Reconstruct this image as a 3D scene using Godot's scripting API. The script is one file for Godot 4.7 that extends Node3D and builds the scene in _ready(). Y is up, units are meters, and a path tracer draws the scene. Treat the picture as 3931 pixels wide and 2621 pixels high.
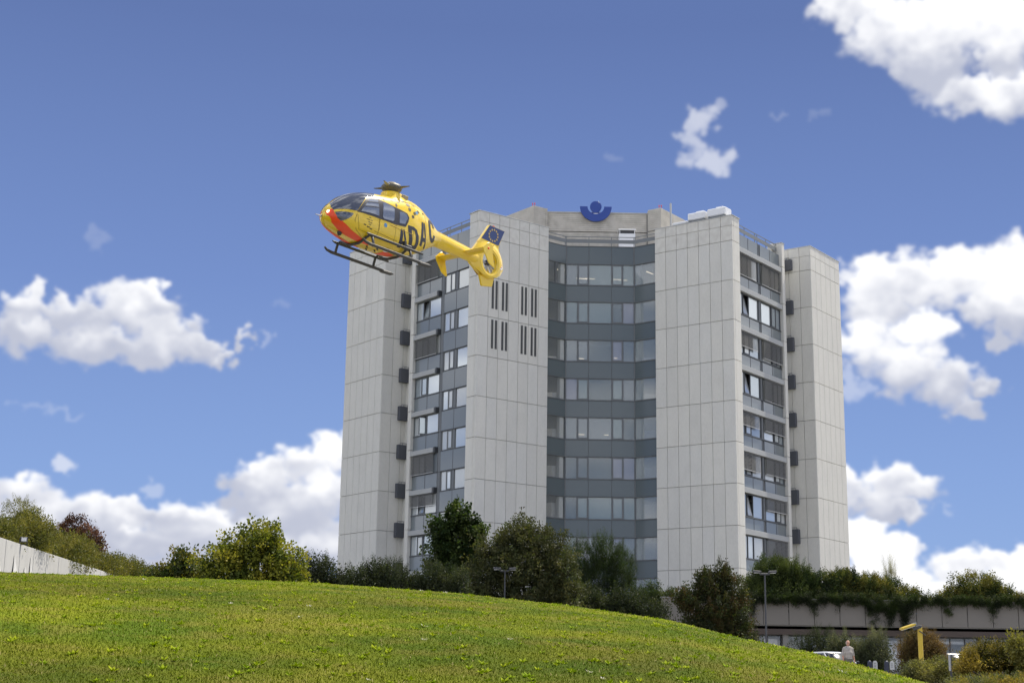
extends Node3D
# A yellow rescue helicopter passes a concrete office tower behind a grassy mound.

const YAW := 0.010944
const TX := 7.887
const TZ := -127.454
const K0 := 37.958      # height of the first panel joint above the camera
const FH := 3.5         # storey height
const YB := 0.6         # ground level at the buildings
const SEED := 7331

var M := {}
var used := {}
var clouds := []
var n_a := FastNoiseLite.new()
var n_b := FastNoiseLite.new()
var n_c := FastNoiseLite.new()
var n_t := FastNoiseLite.new()

# ---------------------------------------------------------------- the scene
func _ready() -> void:
	var cam := Camera3D.new()
	cam.name = "camera"
	cam.fov = 25.8
	cam.near = 0.1
	cam.far = 4000.0
	cam.current = true
	add_child(cam)
	cam.transform = Transform3D(Basis(Vector3.RIGHT, 0.2293043) * Basis(Vector3(0, 0, 1), 0.0148292), Vector3.ZERO)
	var env := Environment.new()
	env.background_mode = Environment.BG_SKY
	env.tonemap_mode = Environment.TONE_MAPPER_LINEAR
	env.tonemap_exposure = 1.15
	env.sdfgi_enabled = true
	env.ssao_enabled = true
	env.ssil_enabled = true
	var sky := Sky.new()
	var pano := PanoramaSkyMaterial.new()
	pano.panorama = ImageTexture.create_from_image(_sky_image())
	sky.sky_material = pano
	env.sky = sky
	env.background_energy_multiplier = 1.0
	var we := WorldEnvironment.new()
	we.name = "world"
	we.environment = env
	add_child(we)
	var sun := DirectionalLight3D.new()
	sun.name = "sun"
	sun.light_color = Color(1.0, 0.965, 0.90)
	sun.light_energy = 1.55
	sun.light_angular_distance = 0.5
	sun.shadow_enabled = true
	add_child(sun)
	sun.look_at_from_position(Vector3.ZERO, -Vector3(0.38, 0.86, -0.30), Vector3(0, 0, 1))
	n_t.noise_type = FastNoiseLite.TYPE_SIMPLEX_SMOOTH
	n_t.frequency = 0.035
	n_t.fractal_octaves = 4
	n_t.seed = SEED + 9
	_materials()
	_terrain()
	_tower()
	_low_building()
	_retaining_wall()
	_helicopter()
	_street()
	_person()
	_plants()
	_grass()

# ---------------------------------------------------------------- mesh builder
class MB:
	var v := PackedVector3Array()
	var n := PackedVector3Array()
	var uv := PackedVector2Array()
	var ix := PackedInt32Array()
	func vert(p: Vector3, nn: Vector3, t := Vector2.ZERO) -> int:
		v.append(p)
		n.append(nn)
		uv.append(t)
		return v.size() - 1
	func tri(a: Vector3, b: Vector3, c: Vector3) -> void:   # counter-clockwise seen from outside
		var nn := (b - a).cross(c - a).normalized()
		var i := v.size()
		vert(a, nn, Vector2(a.x, a.y))
		vert(b, nn, Vector2(b.x, b.y))
		vert(c, nn, Vector2(c.x, c.y))
		ix.append_array([i, i + 2, i + 1])
	func quad(a: Vector3, b: Vector3, c: Vector3, d: Vector3) -> void:
		var nn := (b - a).cross(c - a).normalized()
		if nn == Vector3.ZERO:
			nn = (c - a).cross(d - a).normalized()
		var i := v.size()
		vert(a, nn, Vector2(0, 1))
		vert(b, nn, Vector2(1, 1))
		vert(c, nn, Vector2(1, 0))
		vert(d, nn, Vector2(0, 0))
		ix.append_array([i, i + 2, i + 1, i, i + 3, i + 2])
	func box(c: Vector3, s: Vector3, ch := 0.0, b := Basis()) -> void:
		var h := s * 0.5
		if ch <= 0.0:
			var p := []
			for k in 8:
				p.append(c + b * Vector3(h.x * (1 if k & 1 else -1), h.y * (1 if k & 2 else -1), h.z * (1 if k & 4 else -1)))
			quad(p[4], p[5], p[7], p[6])
			quad(p[1], p[0], p[2], p[3])
			quad(p[5], p[1], p[3], p[7])
			quad(p[0], p[4], p[6], p[2])
			quad(p[6], p[7], p[3], p[2])
			quad(p[0], p[1], p[5], p[4])
			return
		var i := h - Vector3(ch, ch, ch)
		for ax in 3:
			for sg in [-1.0, 1.0]:
				var u := (ax + 1) % 3
				var w := (ax + 2) % 3
				var q := []
				for cc in [[-1, -1], [1, -1], [1, 1], [-1, 1]]:
					var t := Vector3.ZERO
					t[ax] = h[ax] * sg
					t[u] = i[u] * cc[0]
					t[w] = i[w] * cc[1]
					q.append(c + b * t)
				if sg > 0:
					quad(q[0], q[1], q[2], q[3])
				else:
					quad(q[3], q[2], q[1], q[0])
				# the bevels along this axis
				var s2: float = sg
				for sw in [-1.0, 1.0]:
					var e0 := Vector3.ZERO
					var e1 := Vector3.ZERO
					var e2 := Vector3.ZERO
					var e3 := Vector3.ZERO
					e0[u] = h[u] * s2
					e0[w] = i[w] * sw
					e0[ax] = -i[ax]
					e1 = e0
					e1[ax] = i[ax]
					e3[u] = i[u] * s2
					e3[w] = h[w] * sw
					e3[ax] = -i[ax]
					e2 = e3
					e2[ax] = i[ax]
					var nn := (e1 - e0).cross(e3 - e0)
					if nn.dot(e0 + e2) > 0:
						quad(c + b * e0, c + b * e1, c + b * e2, c + b * e3)
					else:
						quad(c + b * e3, c + b * e2, c + b * e1, c + b * e0)
		for k in 8:
			var g := Vector3(1 if k & 1 else -1, 1 if k & 2 else -1, 1 if k & 4 else -1)
			var a0 := Vector3(h.x * g.x, i.y * g.y, i.z * g.z)
			var a1 := Vector3(i.x * g.x, h.y * g.y, i.z * g.z)
			var a2 := Vector3(i.x * g.x, i.y * g.y, h.z * g.z)
			if (a1 - a0).cross(a2 - a0).dot(g) > 0:
				tri(c + b * a0, c + b * a1, c + b * a2)
			else:
				tri(c + b * a0, c + b * a2, c + b * a1)
	func grid(rows: Array, closed := false, flip := 0) -> void:   # smooth surface; flip 0 = outwards from its centre
		var nr := rows.size()
		var nc: int = rows[0].size()
		var base := v.size()
		var mid := Vector3.ZERO
		var score := 0.0
		for r in rows:
			for p in r:
				mid += p
		mid /= float(nr * nc)
		for i in nr:
			for j in nc:
				var p: Vector3 = rows[i][j]
				var l: Vector3 = rows[i][(j - 1 + nc) % nc] if closed else rows[i][maxi(j - 1, 0)]
				var r: Vector3 = rows[i][(j + 1) % nc] if closed else rows[i][mini(j + 1, nc - 1)]
				var d: Vector3 = rows[maxi(i - 1, 0)][j]
				var u: Vector3 = rows[mini(i + 1, nr - 1)][j]
				var nn := (r - l).cross(u - d).normalized()
				score += nn.dot((p - mid).normalized())
				vert(p, nn, Vector2(float(j) / (nc if closed else nc - 1), float(i) / (nr - 1)))
		if (flip == 0 and score < 0.0) or flip < 0:
			for k in range(base, v.size()):
				n[k] = -n[k]
		var ec := nc if closed else nc - 1
		for i in nr - 1:
			for j in ec:
				var a := base + i * nc + j
				var b := base + i * nc + (j + 1) % nc
				var c := a + nc
				var d := b + nc
				var g := (v[d] - v[a]).cross(v[c] - v[b])
				if g.dot(n[a] + n[b] + n[c] + n[d]) > 0:
					ix.append_array([a, d, b, a, c, d])
				else:
					ix.append_array([a, b, d, a, d, c])
	func tube(path: Array, radii: Array, sides := 8, caps := true) -> void:
		var rows := []
		var up := Vector3.UP
		for i in path.size():
			var t: Vector3 = (path[mini(i + 1, path.size() - 1)] - path[maxi(i - 1, 0)]).normalized()
			if absf(t.dot(up)) > 0.95:
				up = Vector3.RIGHT
			var a := up.cross(t).normalized()
			var b := t.cross(a)
			up = b
			var row := PackedVector3Array()
			for k in sides:
				var an := TAU * k / sides
				row.append(path[i] + (a * cos(an) + b * sin(an)) * radii[i])
			rows.append(row)
		var i0 := v.size()
		grid(rows, true, 1)
		# make sure it faces away from its axis
		if n[i0].dot(v[i0] - path[0]) < 0:
			for k in range(i0, v.size()):
				n[k] = -n[k]
			var tris := ix.size() - (path.size() - 1) * sides * 6
			for k in range(tris, ix.size(), 3):
				var s := ix[k]
				ix[k] = ix[k + 1]
				ix[k + 1] = s
		if caps:
			for e in [0, path.size() - 1]:
				var c: Vector3 = path[e]
				var dir: Vector3 = (path[0] - path[1]) if e == 0 else (path[e] - path[e - 1])
				for k in sides:
					var p: Vector3 = rows[e][k]
					var q: Vector3 = rows[e][(k + 1) % sides]
					if (p - c).cross(q - c).dot(dir) > 0:
						tri(c, p, q)
					else:
						tri(c, q, p)
	func lathe(prof: Array, sides := 16, xf := Transform3D()) -> void:   # profile of (radius, height) about y
		var rows := []
		for p in prof:
			var row := PackedVector3Array()
			for k in sides:
				var a := TAU * k / sides
				row.append(xf * Vector3(cos(a) * p[0], p[1], sin(a) * p[0]))
			rows.append(row)
		grid(rows, true, 0)
	func prism(poly: PackedVector2Array, d: float, xf := Transform3D(), bev := 0.0) -> void:   # polygon in xy, thick along z
		var o := poly
		if Geometry2D.is_polygon_clockwise(o):
			o = poly.duplicate()
			o.reverse()
		var face := o
		if bev > 0.0:
			var r := Geometry2D.offset_polygon(o, -bev, Geometry2D.JOIN_MITER)
			if r.size() == 1 and r[0].size() == o.size():
				face = _match(r[0], o)
			else:
				bev = 0.0
		var t := Geometry2D.triangulate_polygon(face)
		var z := d * 0.5
		for k in range(0, t.size(), 3):
			var a := face[t[k]]
			var b := face[t[k + 1]]
			var c := face[t[k + 2]]
			if (b - a).cross(c - a) < 0:
				var s := b
				b = c
				c = s
			tri(xf * Vector3(a.x, a.y, z), xf * Vector3(b.x, b.y, z), xf * Vector3(c.x, c.y, z))
			tri(xf * Vector3(a.x, a.y, -z), xf * Vector3(c.x, c.y, -z), xf * Vector3(b.x, b.y, -z))
		var m := o.size()
		for k in m:
			var p := o[k]
			var q := o[(k + 1) % m]
			var e := z - bev
			quad(xf * Vector3(p.x, p.y, -e), xf * Vector3(q.x, q.y, -e), xf * Vector3(q.x, q.y, e), xf * Vector3(p.x, p.y, e))
			if bev > 0.0:
				var pi := face[k]
				var qi := face[(k + 1) % m]
				quad(xf * Vector3(p.x, p.y, e), xf * Vector3(q.x, q.y, e), xf * Vector3(qi.x, qi.y, z), xf * Vector3(pi.x, pi.y, z))
				quad(xf * Vector3(q.x, q.y, -e), xf * Vector3(p.x, p.y, -e), xf * Vector3(pi.x, pi.y, -z), xf * Vector3(qi.x, qi.y, -z))
	func _match(f: PackedVector2Array, o: PackedVector2Array) -> PackedVector2Array:
		if Geometry2D.is_polygon_clockwise(f):
			f.reverse()
		var best := 0
		for k in f.size():
			if f[k].distance_to(o[0]) < f[best].distance_to(o[0]):
				best = k
		var r := PackedVector2Array()
		for k in f.size():
			r.append(f[(best + k) % f.size()])
		return r
	func mesh(m: Material = null) -> ArrayMesh:
		var a := []
		a.resize(Mesh.ARRAY_MAX)
		a[Mesh.ARRAY_VERTEX] = v
		a[Mesh.ARRAY_NORMAL] = n
		a[Mesh.ARRAY_TEX_UV] = uv
		a[Mesh.ARRAY_INDEX] = ix
		var r := ArrayMesh.new()
		r.add_surface_from_arrays(Mesh.PRIMITIVE_TRIANGLES, a)
		if m:
			r.surface_set_material(0, m)
		return r

# ---------------------------------------------------------------- objects
func numbered(called: String) -> String:
	var k: int = used.get(called, 0)
	used[called] = k + 1
	return called if k == 0 else "%s_%03d" % [called, k]

func tag(o: Node, label: String, category: String, group := "") -> Node:
	o.set_meta("label", label)
	o.set_meta("category", category)
	if group:
		o.set_meta("group", group)
	return o

func thing(called: String, label: String, category: String, at := Vector3.ZERO, turn := 0.0, group := "") -> Node3D:
	var o := Node3D.new()
	o.name = numbered(called)
	add_child(o, true)
	o.position = at
	o.rotation.y = turn
	tag(o, label, category, group)
	return o

func structure(called: String, mesh: Mesh) -> MeshInstance3D:
	var o := MeshInstance3D.new()
	o.name = numbered(called)
	o.mesh = mesh
	o.set_meta("kind", "structure")
	add_child(o, true)
	return o

func part(called: String, mesh: Mesh, parent: Node, xf := Transform3D(), m: Material = null, kind := "") -> MeshInstance3D:
	var o := MeshInstance3D.new()
	var k := 0
	var want := called
	while parent.has_node(want):
		k = int(parent.get_meta("_c_" + called, 0)) + 1
		parent.set_meta("_c_" + called, k)
		want = "%s_%03d" % [called, k]
	o.name = want
	o.mesh = mesh
	o.transform = xf
	if m:
		o.set_surface_override_material(0, m)
	if kind:
		o.set_meta("kind", kind)
	parent.add_child(o, true)
	return o

func lin(r: float, g: float, b: float) -> Color:
	return Color(r, g, b).linear_to_srgb()

func mat(called: String, c: Color, rough := 0.8, metal := 0.0, spec := 0.5) -> StandardMaterial3D:
	var m := StandardMaterial3D.new()
	m.resource_name = called
	m.albedo_color = c
	m.roughness = rough
	m.metallic = metal
	m.metallic_specular = spec
	M[called] = m
	return m

func noise_tex(freq: float, octaves: int, seed_: int, stops: Array, size := 512, normal := false, bump := 2.0) -> NoiseTexture2D:
	var n := FastNoiseLite.new()
	n.noise_type = FastNoiseLite.TYPE_SIMPLEX_SMOOTH
	n.frequency = freq
	n.fractal_octaves = octaves
	n.seed = seed_
	var t := NoiseTexture2D.new()
	t.width = size
	t.height = size
	t.seamless = true
	t.noise = n
	if normal:
		t.as_normal_map = true
		t.bump_strength = bump
	elif stops.size():
		var g := Gradient.new()
		var off := PackedFloat32Array()
		var cols := PackedColorArray()
		for s in stops:
			off.append(s[0])
			cols.append(s[1])
		g.offsets = off
		g.colors = cols
		t.color_ramp = g
	return t

func _materials() -> void:
	# concrete: four close tones, with rain streaks and a fine grain
	var streak := noise_tex(0.012, 5, 11, [[0.0, Color(0.95, 0.95, 0.945)], [0.45, Color(0.982, 0.982, 0.98)], [0.7, Color(0.99, 0.99, 0.985)], [1.0, Color(1, 1, 1)]])
	var grain := noise_tex(0.09, 3, 12, [[0.0, Color(0.955, 0.955, 0.95)], [0.5, Color(0.99, 0.99, 0.985)], [1.0, Color(1, 1, 1)]])
	var tones := [lin(0.720, 0.705, 0.655), lin(0.695, 0.682, 0.638), lin(0.740, 0.725, 0.675), lin(0.715, 0.705, 0.665)]
	for k in 4:
		var m := mat("concrete_%d" % k, tones[k], 0.85)
		m.albedo_texture = streak
		m.uv1_triplanar = true
		m.uv1_world_triplanar = true
		m.uv1_scale = Vector3(0.16, 0.05, 0.16)
		m.uv1_offset = Vector3(0.31 * k, 0.17 * k, 0.23 * k)
		m.detail_enabled = true
		m.detail_albedo = grain
		m.detail_blend_mode = BaseMaterial3D.BLEND_MODE_MUL
	for k in 2:
		var m := mat("concrete_stained_%d" % k, tones[k], 0.85)
		m.albedo_texture = noise_tex(0.016, 4, 14, [[0.0, Color(0.92, 0.92, 0.91)], [0.40, Color(0.955, 0.95, 0.94)], [0.62, Color(0.99, 0.99, 0.98)], [1.0, Color(1, 1, 1)]])
		m.uv1_triplanar = true
		m.uv1_world_triplanar = true
		m.uv1_scale = Vector3(0.22, 0.13, 0.22)
		m.uv1_offset = Vector3(0.4 * k, 0.3 * k, 0.2 * k)
	mat("concrete_core", lin(0.23, 0.225, 0.21), 0.9)
	mat("coping", lin(0.48, 0.49, 0.485), 0.6)
	mat("spandrel", lin(0.092, 0.118, 0.127), 0.12, 0.0, 0.55)
	mat("spandrel_pale", lin(0.17, 0.195, 0.205), 0.10, 0.0, 0.62)
	mat("frame", lin(0.13, 0.14, 0.145), 0.45)
	mat("frame_dark", lin(0.06, 0.065, 0.07), 0.45)
	mat("rail", lin(0.19, 0.205, 0.21), 0.5)
	mat("beam", lin(0.40, 0.41, 0.405), 0.6)
	mat("blind", lin(0.20, 0.20, 0.195), 0.6)
	mat("blind_rail", lin(0.5, 0.5, 0.5), 0.5)
	mat("plate_white", lin(0.45, 0.46, 0.46), 0.5)
	mat("balcony", lin(0.085, 0.092, 0.108), 0.6)
	mat("louvre", lin(0.05, 0.052, 0.055), 0.6)
	mat("louvre_edge", lin(0.20, 0.21, 0.21), 0.5)
	mat("slab", lin(0.45, 0.45, 0.43), 0.9)
	mat("room_wall", lin(0.40, 0.41, 0.40), 0.9)
	mat("room_column", lin(0.72, 0.72, 0.68), 0.8)
	mat("blue_sign", lin(0.022, 0.062, 0.30), 0.4)
	mat("white_metal", lin(0.80, 0.81, 0.82), 0.4)
	mat("dark_metal", lin(0.045, 0.046, 0.05), 0.5)
	mat("roof", lin(0.34, 0.335, 0.32), 0.9)
	var pane := mat("pane", Color(lin(0.36, 0.43, 0.465), 0.42), 0.03, 0.0, 0.7)
	pane.transparency = BaseMaterial3D.TRANSPARENCY_ALPHA
	var pane2 := mat("pane_clear", Color(lin(0.2, 0.25, 0.27), 0.16), 0.03, 0.0, 0.7)
	pane2.transparency = BaseMaterial3D.TRANSPARENCY_ALPHA
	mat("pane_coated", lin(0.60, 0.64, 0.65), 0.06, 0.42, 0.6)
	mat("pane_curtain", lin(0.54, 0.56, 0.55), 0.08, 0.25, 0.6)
	mat("pane_deep", lin(0.40, 0.45, 0.48), 0.05, 0.5, 0.6)
	for q in [["pane_b", Color(lin(0.33, 0.42, 0.44), 0.50)], ["pane_c", Color(lin(0.40, 0.44, 0.52), 0.46)], ["pane_d", Color(lin(0.30, 0.38, 0.41), 0.32)]]:
		mat(q[0], q[1], 0.03, 0.0, 0.7).transparency = BaseMaterial3D.TRANSPARENCY_ALPHA
	var boards := mat("cladding", lin(0.58, 0.55, 0.49), 0.75)
	boards.albedo_texture = noise_tex(0.02, 4, 21, [[0.0, Color(0.86, 0.86, 0.85)], [1.0, Color(1, 1, 1)]], 256)
	boards.uv1_triplanar = true
	boards.uv1_world_triplanar = true
	boards.uv1_scale = Vector3(0.2, 0.2, 0.2)
	var tube := mat("ceiling_light", Color(1, 0.97, 0.9), 0.5)
	tube.emission_enabled = true
	tube.emission = Color(1.0, 0.93, 0.80)
	tube.emission_energy_multiplier = 1.6
	var red := mat("red_lamp", lin(0.55, 0.05, 0.03), 0.3)
	red.emission_enabled = true
	red.emission = Color(1.0, 0.12, 0.06)
	red.emission_energy_multiplier = 0.1
	# ground
	var turf := mat("turf", lin(0.098, 0.122, 0.012), 1.0, 0.0, 0.1)  # base colour darkened to stand for the shade between grass blades
	turf.albedo_texture = noise_tex(0.03, 5, 31, [[0.0, Color(0.62, 0.60, 0.50)], [0.5, Color(0.88, 0.88, 0.80)], [1.0, Color(1, 1, 0.9)]])
	turf.uv1_triplanar = true
	turf.uv1_world_triplanar = true
	turf.uv1_scale = Vector3(0.11, 0.11, 0.11)
	var soil := mat("paving", lin(0.34, 0.33, 0.305), 0.95)
	soil.albedo_texture = noise_tex(0.05, 5, 33, [[0.0, Color(0.7, 0.7, 0.7)], [1.0, Color(1, 1, 1)]])
	soil.uv1_triplanar = true
	soil.uv1_world_triplanar = true
	soil.uv1_scale = Vector3(0.2, 0.2, 0.2)
	mat("podium_panel", lin(0.20, 0.185, 0.165), 0.9)
	mat("bank_soil", lin(0.05, 0.055, 0.025), 0.95)
	var leaf := mat("leaf", Color(1, 1, 1), 0.55, 0.0, 0.35)
	leaf.vertex_color_use_as_albedo = true
	leaf.backlight_enabled = true
	leaf.backlight = Color(0.9, 0.92, 0.6)
	var blade := mat("grass_blade", Color(1, 1, 1), 0.75, 0.0, 0.2)
	blade.vertex_color_use_as_albedo = true
	blade.backlight_enabled = true
	blade.backlight = Color(0.6, 0.65, 0.3)
	var bark := mat("bark", lin(0.055, 0.045, 0.035), 0.95)
	bark.albedo_texture = noise_tex(0.05, 4, 41, [[0.0, Color(0.6, 0.6, 0.6)], [1.0, Color(1, 1, 1)]], 128)
	bark.uv1_triplanar = true
	bark.uv1_scale = Vector3(2, 0.4, 2)
	# helicopter
	var paint := mat("yellow_paint", lin(0.86, 0.59, 0.02), 0.28, 0.0, 0.5)
	paint.clearcoat_enabled = true
	paint.clearcoat = 0.6
	paint.clearcoat_roughness = 0.08
	mat("orange_paint", lin(0.95, 0.085, 0.02), 0.35)
	mat("black_paint", lin(0.035, 0.035, 0.045), 0.4)
	mat("grey_print", lin(0.085, 0.07, 0.035), 0.5)
	mat("blue_paint", lin(0.025, 0.05, 0.17), 0.35)
	mat("sky_blue_print", lin(0.10, 0.27, 0.50), 0.4)
	mat("gold_print", lin(0.62, 0.45, 0.10), 0.4)
	mat("dark_glass", lin(0.11, 0.12, 0.145), 0.07, 0.35, 0.8)
	mat("cabin_glass", lin(0.20, 0.23, 0.30), 0.10, 0.2, 0.7)
	mat("skid", lin(0.055, 0.053, 0.05), 0.45)
	mat("hub_metal", lin(0.13, 0.12, 0.095), 0.5, 0.3)
	mat("blade_grey", lin(0.34, 0.35, 0.37), 0.45)
	var lamp := mat("landing_lamp", Color(1, 0.9, 0.8), 0.3)
	lamp.emission_enabled = true
	lamp.emission = Color(1, 0.85, 0.7)
	lamp.emission_energy_multiplier = 2.0
	# street furniture, cars, person
	mat("lamp_grey", lin(0.06, 0.063, 0.07), 0.6)
	mat("yellow_post", lin(0.62, 0.44, 0.045), 0.45)
	mat("car_white", lin(0.46, 0.48, 0.51), 0.3, 0.0, 0.6)
	mat("car_grey", lin(0.05, 0.055, 0.065), 0.3, 0.0, 0.5)
	mat("tyre", lin(0.02, 0.02, 0.02), 0.9)
	mat("navy", lin(0.02, 0.026, 0.05), 0.4)
	mat("skin", lin(0.50, 0.27, 0.18), 0.6)
	mat("hair", lin(0.42, 0.38, 0.34), 0.8)
	mat("trousers", lin(0.15, 0.14, 0.115), 0.9)
	mat("leather", lin(0.03, 0.02, 0.015), 0.6)
	var im := Image.create_empty(64, 64, false, Image.FORMAT_RGB8)
	im.fill(Color(0.76, 0.74, 0.70))
	for k in [0, 22, 43]:
		im.fill_rect(Rect2i(k, 0, 6, 64), Color(0.52, 0.48, 0.46))
		im.fill_rect(Rect2i(0, k, 64, 6), Color(0.52, 0.48, 0.46))
	for k in [0, 22, 43]:
		for j in [0, 22, 43]:
			im.fill_rect(Rect2i(k, j, 6, 6), Color(0.34, 0.30, 0.30))
	var shirt := mat("checked_shirt", Color(1, 1, 1), 0.9)
	shirt.albedo_texture = ImageTexture.create_from_image(im)
	shirt.uv1_triplanar = true
	shirt.uv1_scale = Vector3(5.5, 5.5, 5.5)
	mat("red_leather", lin(0.35, 0.05, 0.03), 0.6)
	mat("glass_black", lin(0.02, 0.024, 0.03), 0.08, 0.0, 0.6)
	mat("sheet", lin(0.60, 0.60, 0.585), 0.8)

# ---------------------------------------------------------------- sky
func _cl(az: float, el: float, ra: float, re: float, b: float) -> void:
	clouds.append([az, el, ra, re, b])

func _cloud_list() -> void:
	_cl(13.67, 25.34, 1.53, 0.90, 0.95)
	_cl(15.41, 24.33, 1.93, 1.32, 0.98)
	_cl(17.76, 24.57, 2.90, 1.40, 1.08)
	_cl(19.86, 24.02, 1.77, 1.48, 1.02)
	_cl(16.84, 22.95, 1.45, 1.15, 0.80)
	_cl(17.84, 21.83, 1.77, 0.74, 0.97)
	_cl(19.69, 21.64, 1.13, 0.99, 0.95)
	_cl(19.31, 23.16, 0.97, 0.82, 0.90)
	_cl(15.86, 23.35, 1.13, 0.74, 0.85)
	_cl(7.52, 21.53, 0.84, 0.49, 0.69)
	_cl(7.15, 20.56, 0.64, 0.56, 0.66)
	_cl(8.05, 20.05, 0.74, 0.63, 0.69)
	_cl(8.26, 21.91, 0.48, 0.26, 0.55)
	_cl(7.05, 21.14, 0.45, 0.49, 0.66)
	_cl(10.86, 21.59, 0.35, 0.16, 0.42)
	_cl(12.40, 21.63, 0.48, 0.20, 0.36)
	_cl(3.85, 20.05, 0.42, 0.16, 0.36)
	_cl(-16.20, 16.18, 0.48, 0.43, 0.40)
	_cl(-9.11, 14.16, 0.35, 0.20, 0.36)
	_cl(14.16, 15.54, 1.21, 0.69, 1.00)
	_cl(14.12, 14.49, 1.45, 1.23, 0.93)
	_cl(15.45, 15.07, 1.61, 1.15, 1.00)
	_cl(16.90, 15.15, 1.45, 1.02, 1.02)
	_cl(18.17, 15.14, 1.45, 1.18, 1.08)
	_cl(19.43, 15.29, 1.45, 1.23, 1.10)
	_cl(19.17, 13.72, 1.13, 1.15, 0.88)
	_cl(13.89, 12.95, 1.21, 0.99, 1.02)
	_cl(15.84, 13.19, 1.21, 0.82, 1.10)
	_cl(15.29, 11.84, 1.61, 1.02, 0.92)
	_cl(16.69, 11.30, 1.37, 0.90, 0.85)
	_cl(18.09, 11.08, 0.68, 0.36, 0.78)
	_cl(17.19, 10.40, 0.89, 0.39, 0.80)
	_cl(13.18, 11.43, 0.56, 0.74, 0.60)
	_cl(18.11, 14.11, 0.97, 0.66, 0.95)
	_cl(18.64, 12.64, 0.42, 0.33, 0.70)
	_cl(13.03, 7.53, 0.64, 0.66, 0.92)
	_cl(14.47, 7.75, 1.00, 0.79, 0.95)
	_cl(15.33, 7.49, 0.93, 0.69, 0.95)
	_cl(13.97, 7.03, 1.21, 0.56, 0.92)
	_cl(14.58, 6.62, 1.13, 0.36, 0.86)
	_cl(16.38, 6.70, 0.48, 0.16, 0.50)
	_cl(13.36, 5.60, 1.13, 0.90, 1.12)
	_cl(14.37, 5.24, 0.89, 0.69, 1.10)
	_cl(15.08, 5.50, 0.48, 0.49, 1.05)
	_cl(13.86, 4.48, 1.45, 0.90, 1.10)
	_cl(14.78, 4.08, 0.97, 0.66, 1.10)
	_cl(16.81, 4.62, 1.29, 0.63, 1.00)
	_cl(18.18, 4.76, 0.97, 0.58, 0.95)
	_cl(18.76, 4.44, 1.45, 0.82, 1.05)
	_cl(17.98, 3.90, 2.42, 0.66, 1.08)
	_cl(15.99, 3.52, 1.77, 0.59, 1.05)
	_cl(-18.75, 13.46, 0.81, 0.63, 0.89)
	_cl(-18.23, 13.75, 0.56, 0.66, 0.93)
	_cl(-17.17, 13.28, 0.97, 0.66, 0.81)
	_cl(-14.80, 13.79, 1.61, 0.95, 0.89)
	_cl(-14.09, 14.09, 0.97, 0.66, 0.93)
	_cl(-16.05, 13.21, 1.13, 0.74, 0.84)
	_cl(-13.44, 12.91, 1.45, 0.79, 0.86)
	_cl(-18.51, 12.44, 1.53, 0.72, 0.82)
	_cl(-16.45, 12.29, 1.77, 0.72, 0.84)
	_cl(-14.53, 12.26, 2.09, 0.69, 0.82)
	_cl(-12.74, 12.30, 1.21, 0.53, 0.91)
	_cl(-11.94, 12.59, 0.64, 0.43, 0.86)
	_cl(-11.33, 12.14, 0.55, 0.30, 0.81)
	_cl(-10.64, 13.00, 0.32, 0.36, 0.76)
	_cl(-10.53, 12.51, 0.29, 0.33, 0.72)
	_cl(-9.72, 12.97, 0.29, 0.20, 0.50)
	_cl(-18.31, 6.66, 1.45, 0.66, 0.86)
	_cl(-17.78, 5.82, 2.42, 1.07, 0.88)
	_cl(-15.79, 5.91, 1.77, 0.82, 0.84)
	_cl(-14.79, 6.11, 1.21, 0.63, 0.93)
	_cl(-13.61, 6.08, 0.97, 0.49, 0.88)
	_cl(-12.66, 6.04, 1.13, 0.66, 0.91)
	_cl(-16.49, 4.93, 3.06, 0.90, 0.76)
	_cl(-13.70, 5.12, 2.42, 0.82, 0.80)
	_cl(-14.21, 5.58, 0.64, 0.26, 1.05)
	_cl(-11.53, 6.00, 0.97, 0.59, 0.91)
	_cl(-11.00, 5.13, 2.26, 0.90, 0.78)
	_cl(-10.16, 7.35, 0.68, 0.82, 0.81)
	_cl(-9.19, 7.71, 0.97, 0.79, 0.95)
	_cl(-8.07, 8.33, 1.13, 0.79, 1.01)
	_cl(-6.92, 8.70, 1.13, 0.82, 1.05)
	_cl(-8.82, 6.91, 1.77, 0.79, 0.84)
	_cl(-7.19, 7.21, 1.45, 0.99, 0.97)
	_cl(-10.11, 6.62, 0.97, 0.59, 0.74)
	_cl(-7.80, 6.04, 1.93, 0.72, 0.80)
	_cl(-9.42, 5.75, 1.77, 0.66, 0.82)
	_cl(-6.61, 5.26, 1.29, 0.99, 0.88)
	_cl(-7.75, 4.90, 2.42, 0.82, 0.84)
	_cl(-11.74, 4.14, 4.19, 0.74, 0.82)
	_cl(-16.41, 3.99, 4.19, 0.66, 0.80)
	_cl(-13.60, 7.05, 0.61, 0.23, 0.55)
	_cl(-16.87, 7.84, 0.39, 0.39, 0.69)
	_cl(-18.05, 9.84, 0.64, 0.23, 0.42)
	_cl(-17.03, 9.75, 0.73, 0.16, 0.45)

func _blue(el: float) -> Vector3:
	var st := [[-5.0, 0.290, 0.452, 0.78], [2.0, 0.310, 0.465, 0.78], [8.0, 0.250, 0.388, 0.725], [15.0, 0.184, 0.288, 0.605], [25.0, 0.124, 0.194, 0.438], [50.0, 0.105, 0.17, 0.40], [90.0, 0.09, 0.15, 0.36]]
	for k in st.size() - 1:
		if el <= st[k + 1][0]:
			var t: float = clampf((el - st[k][0]) / (st[k + 1][0] - st[k][0]), 0, 1)
			return Vector3(lerpf(st[k][1], st[k + 1][1], t), lerpf(st[k][2], st[k + 1][2], t), lerpf(st[k][3], st[k + 1][3], t))
	return Vector3(0.09, 0.15, 0.36)

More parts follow.
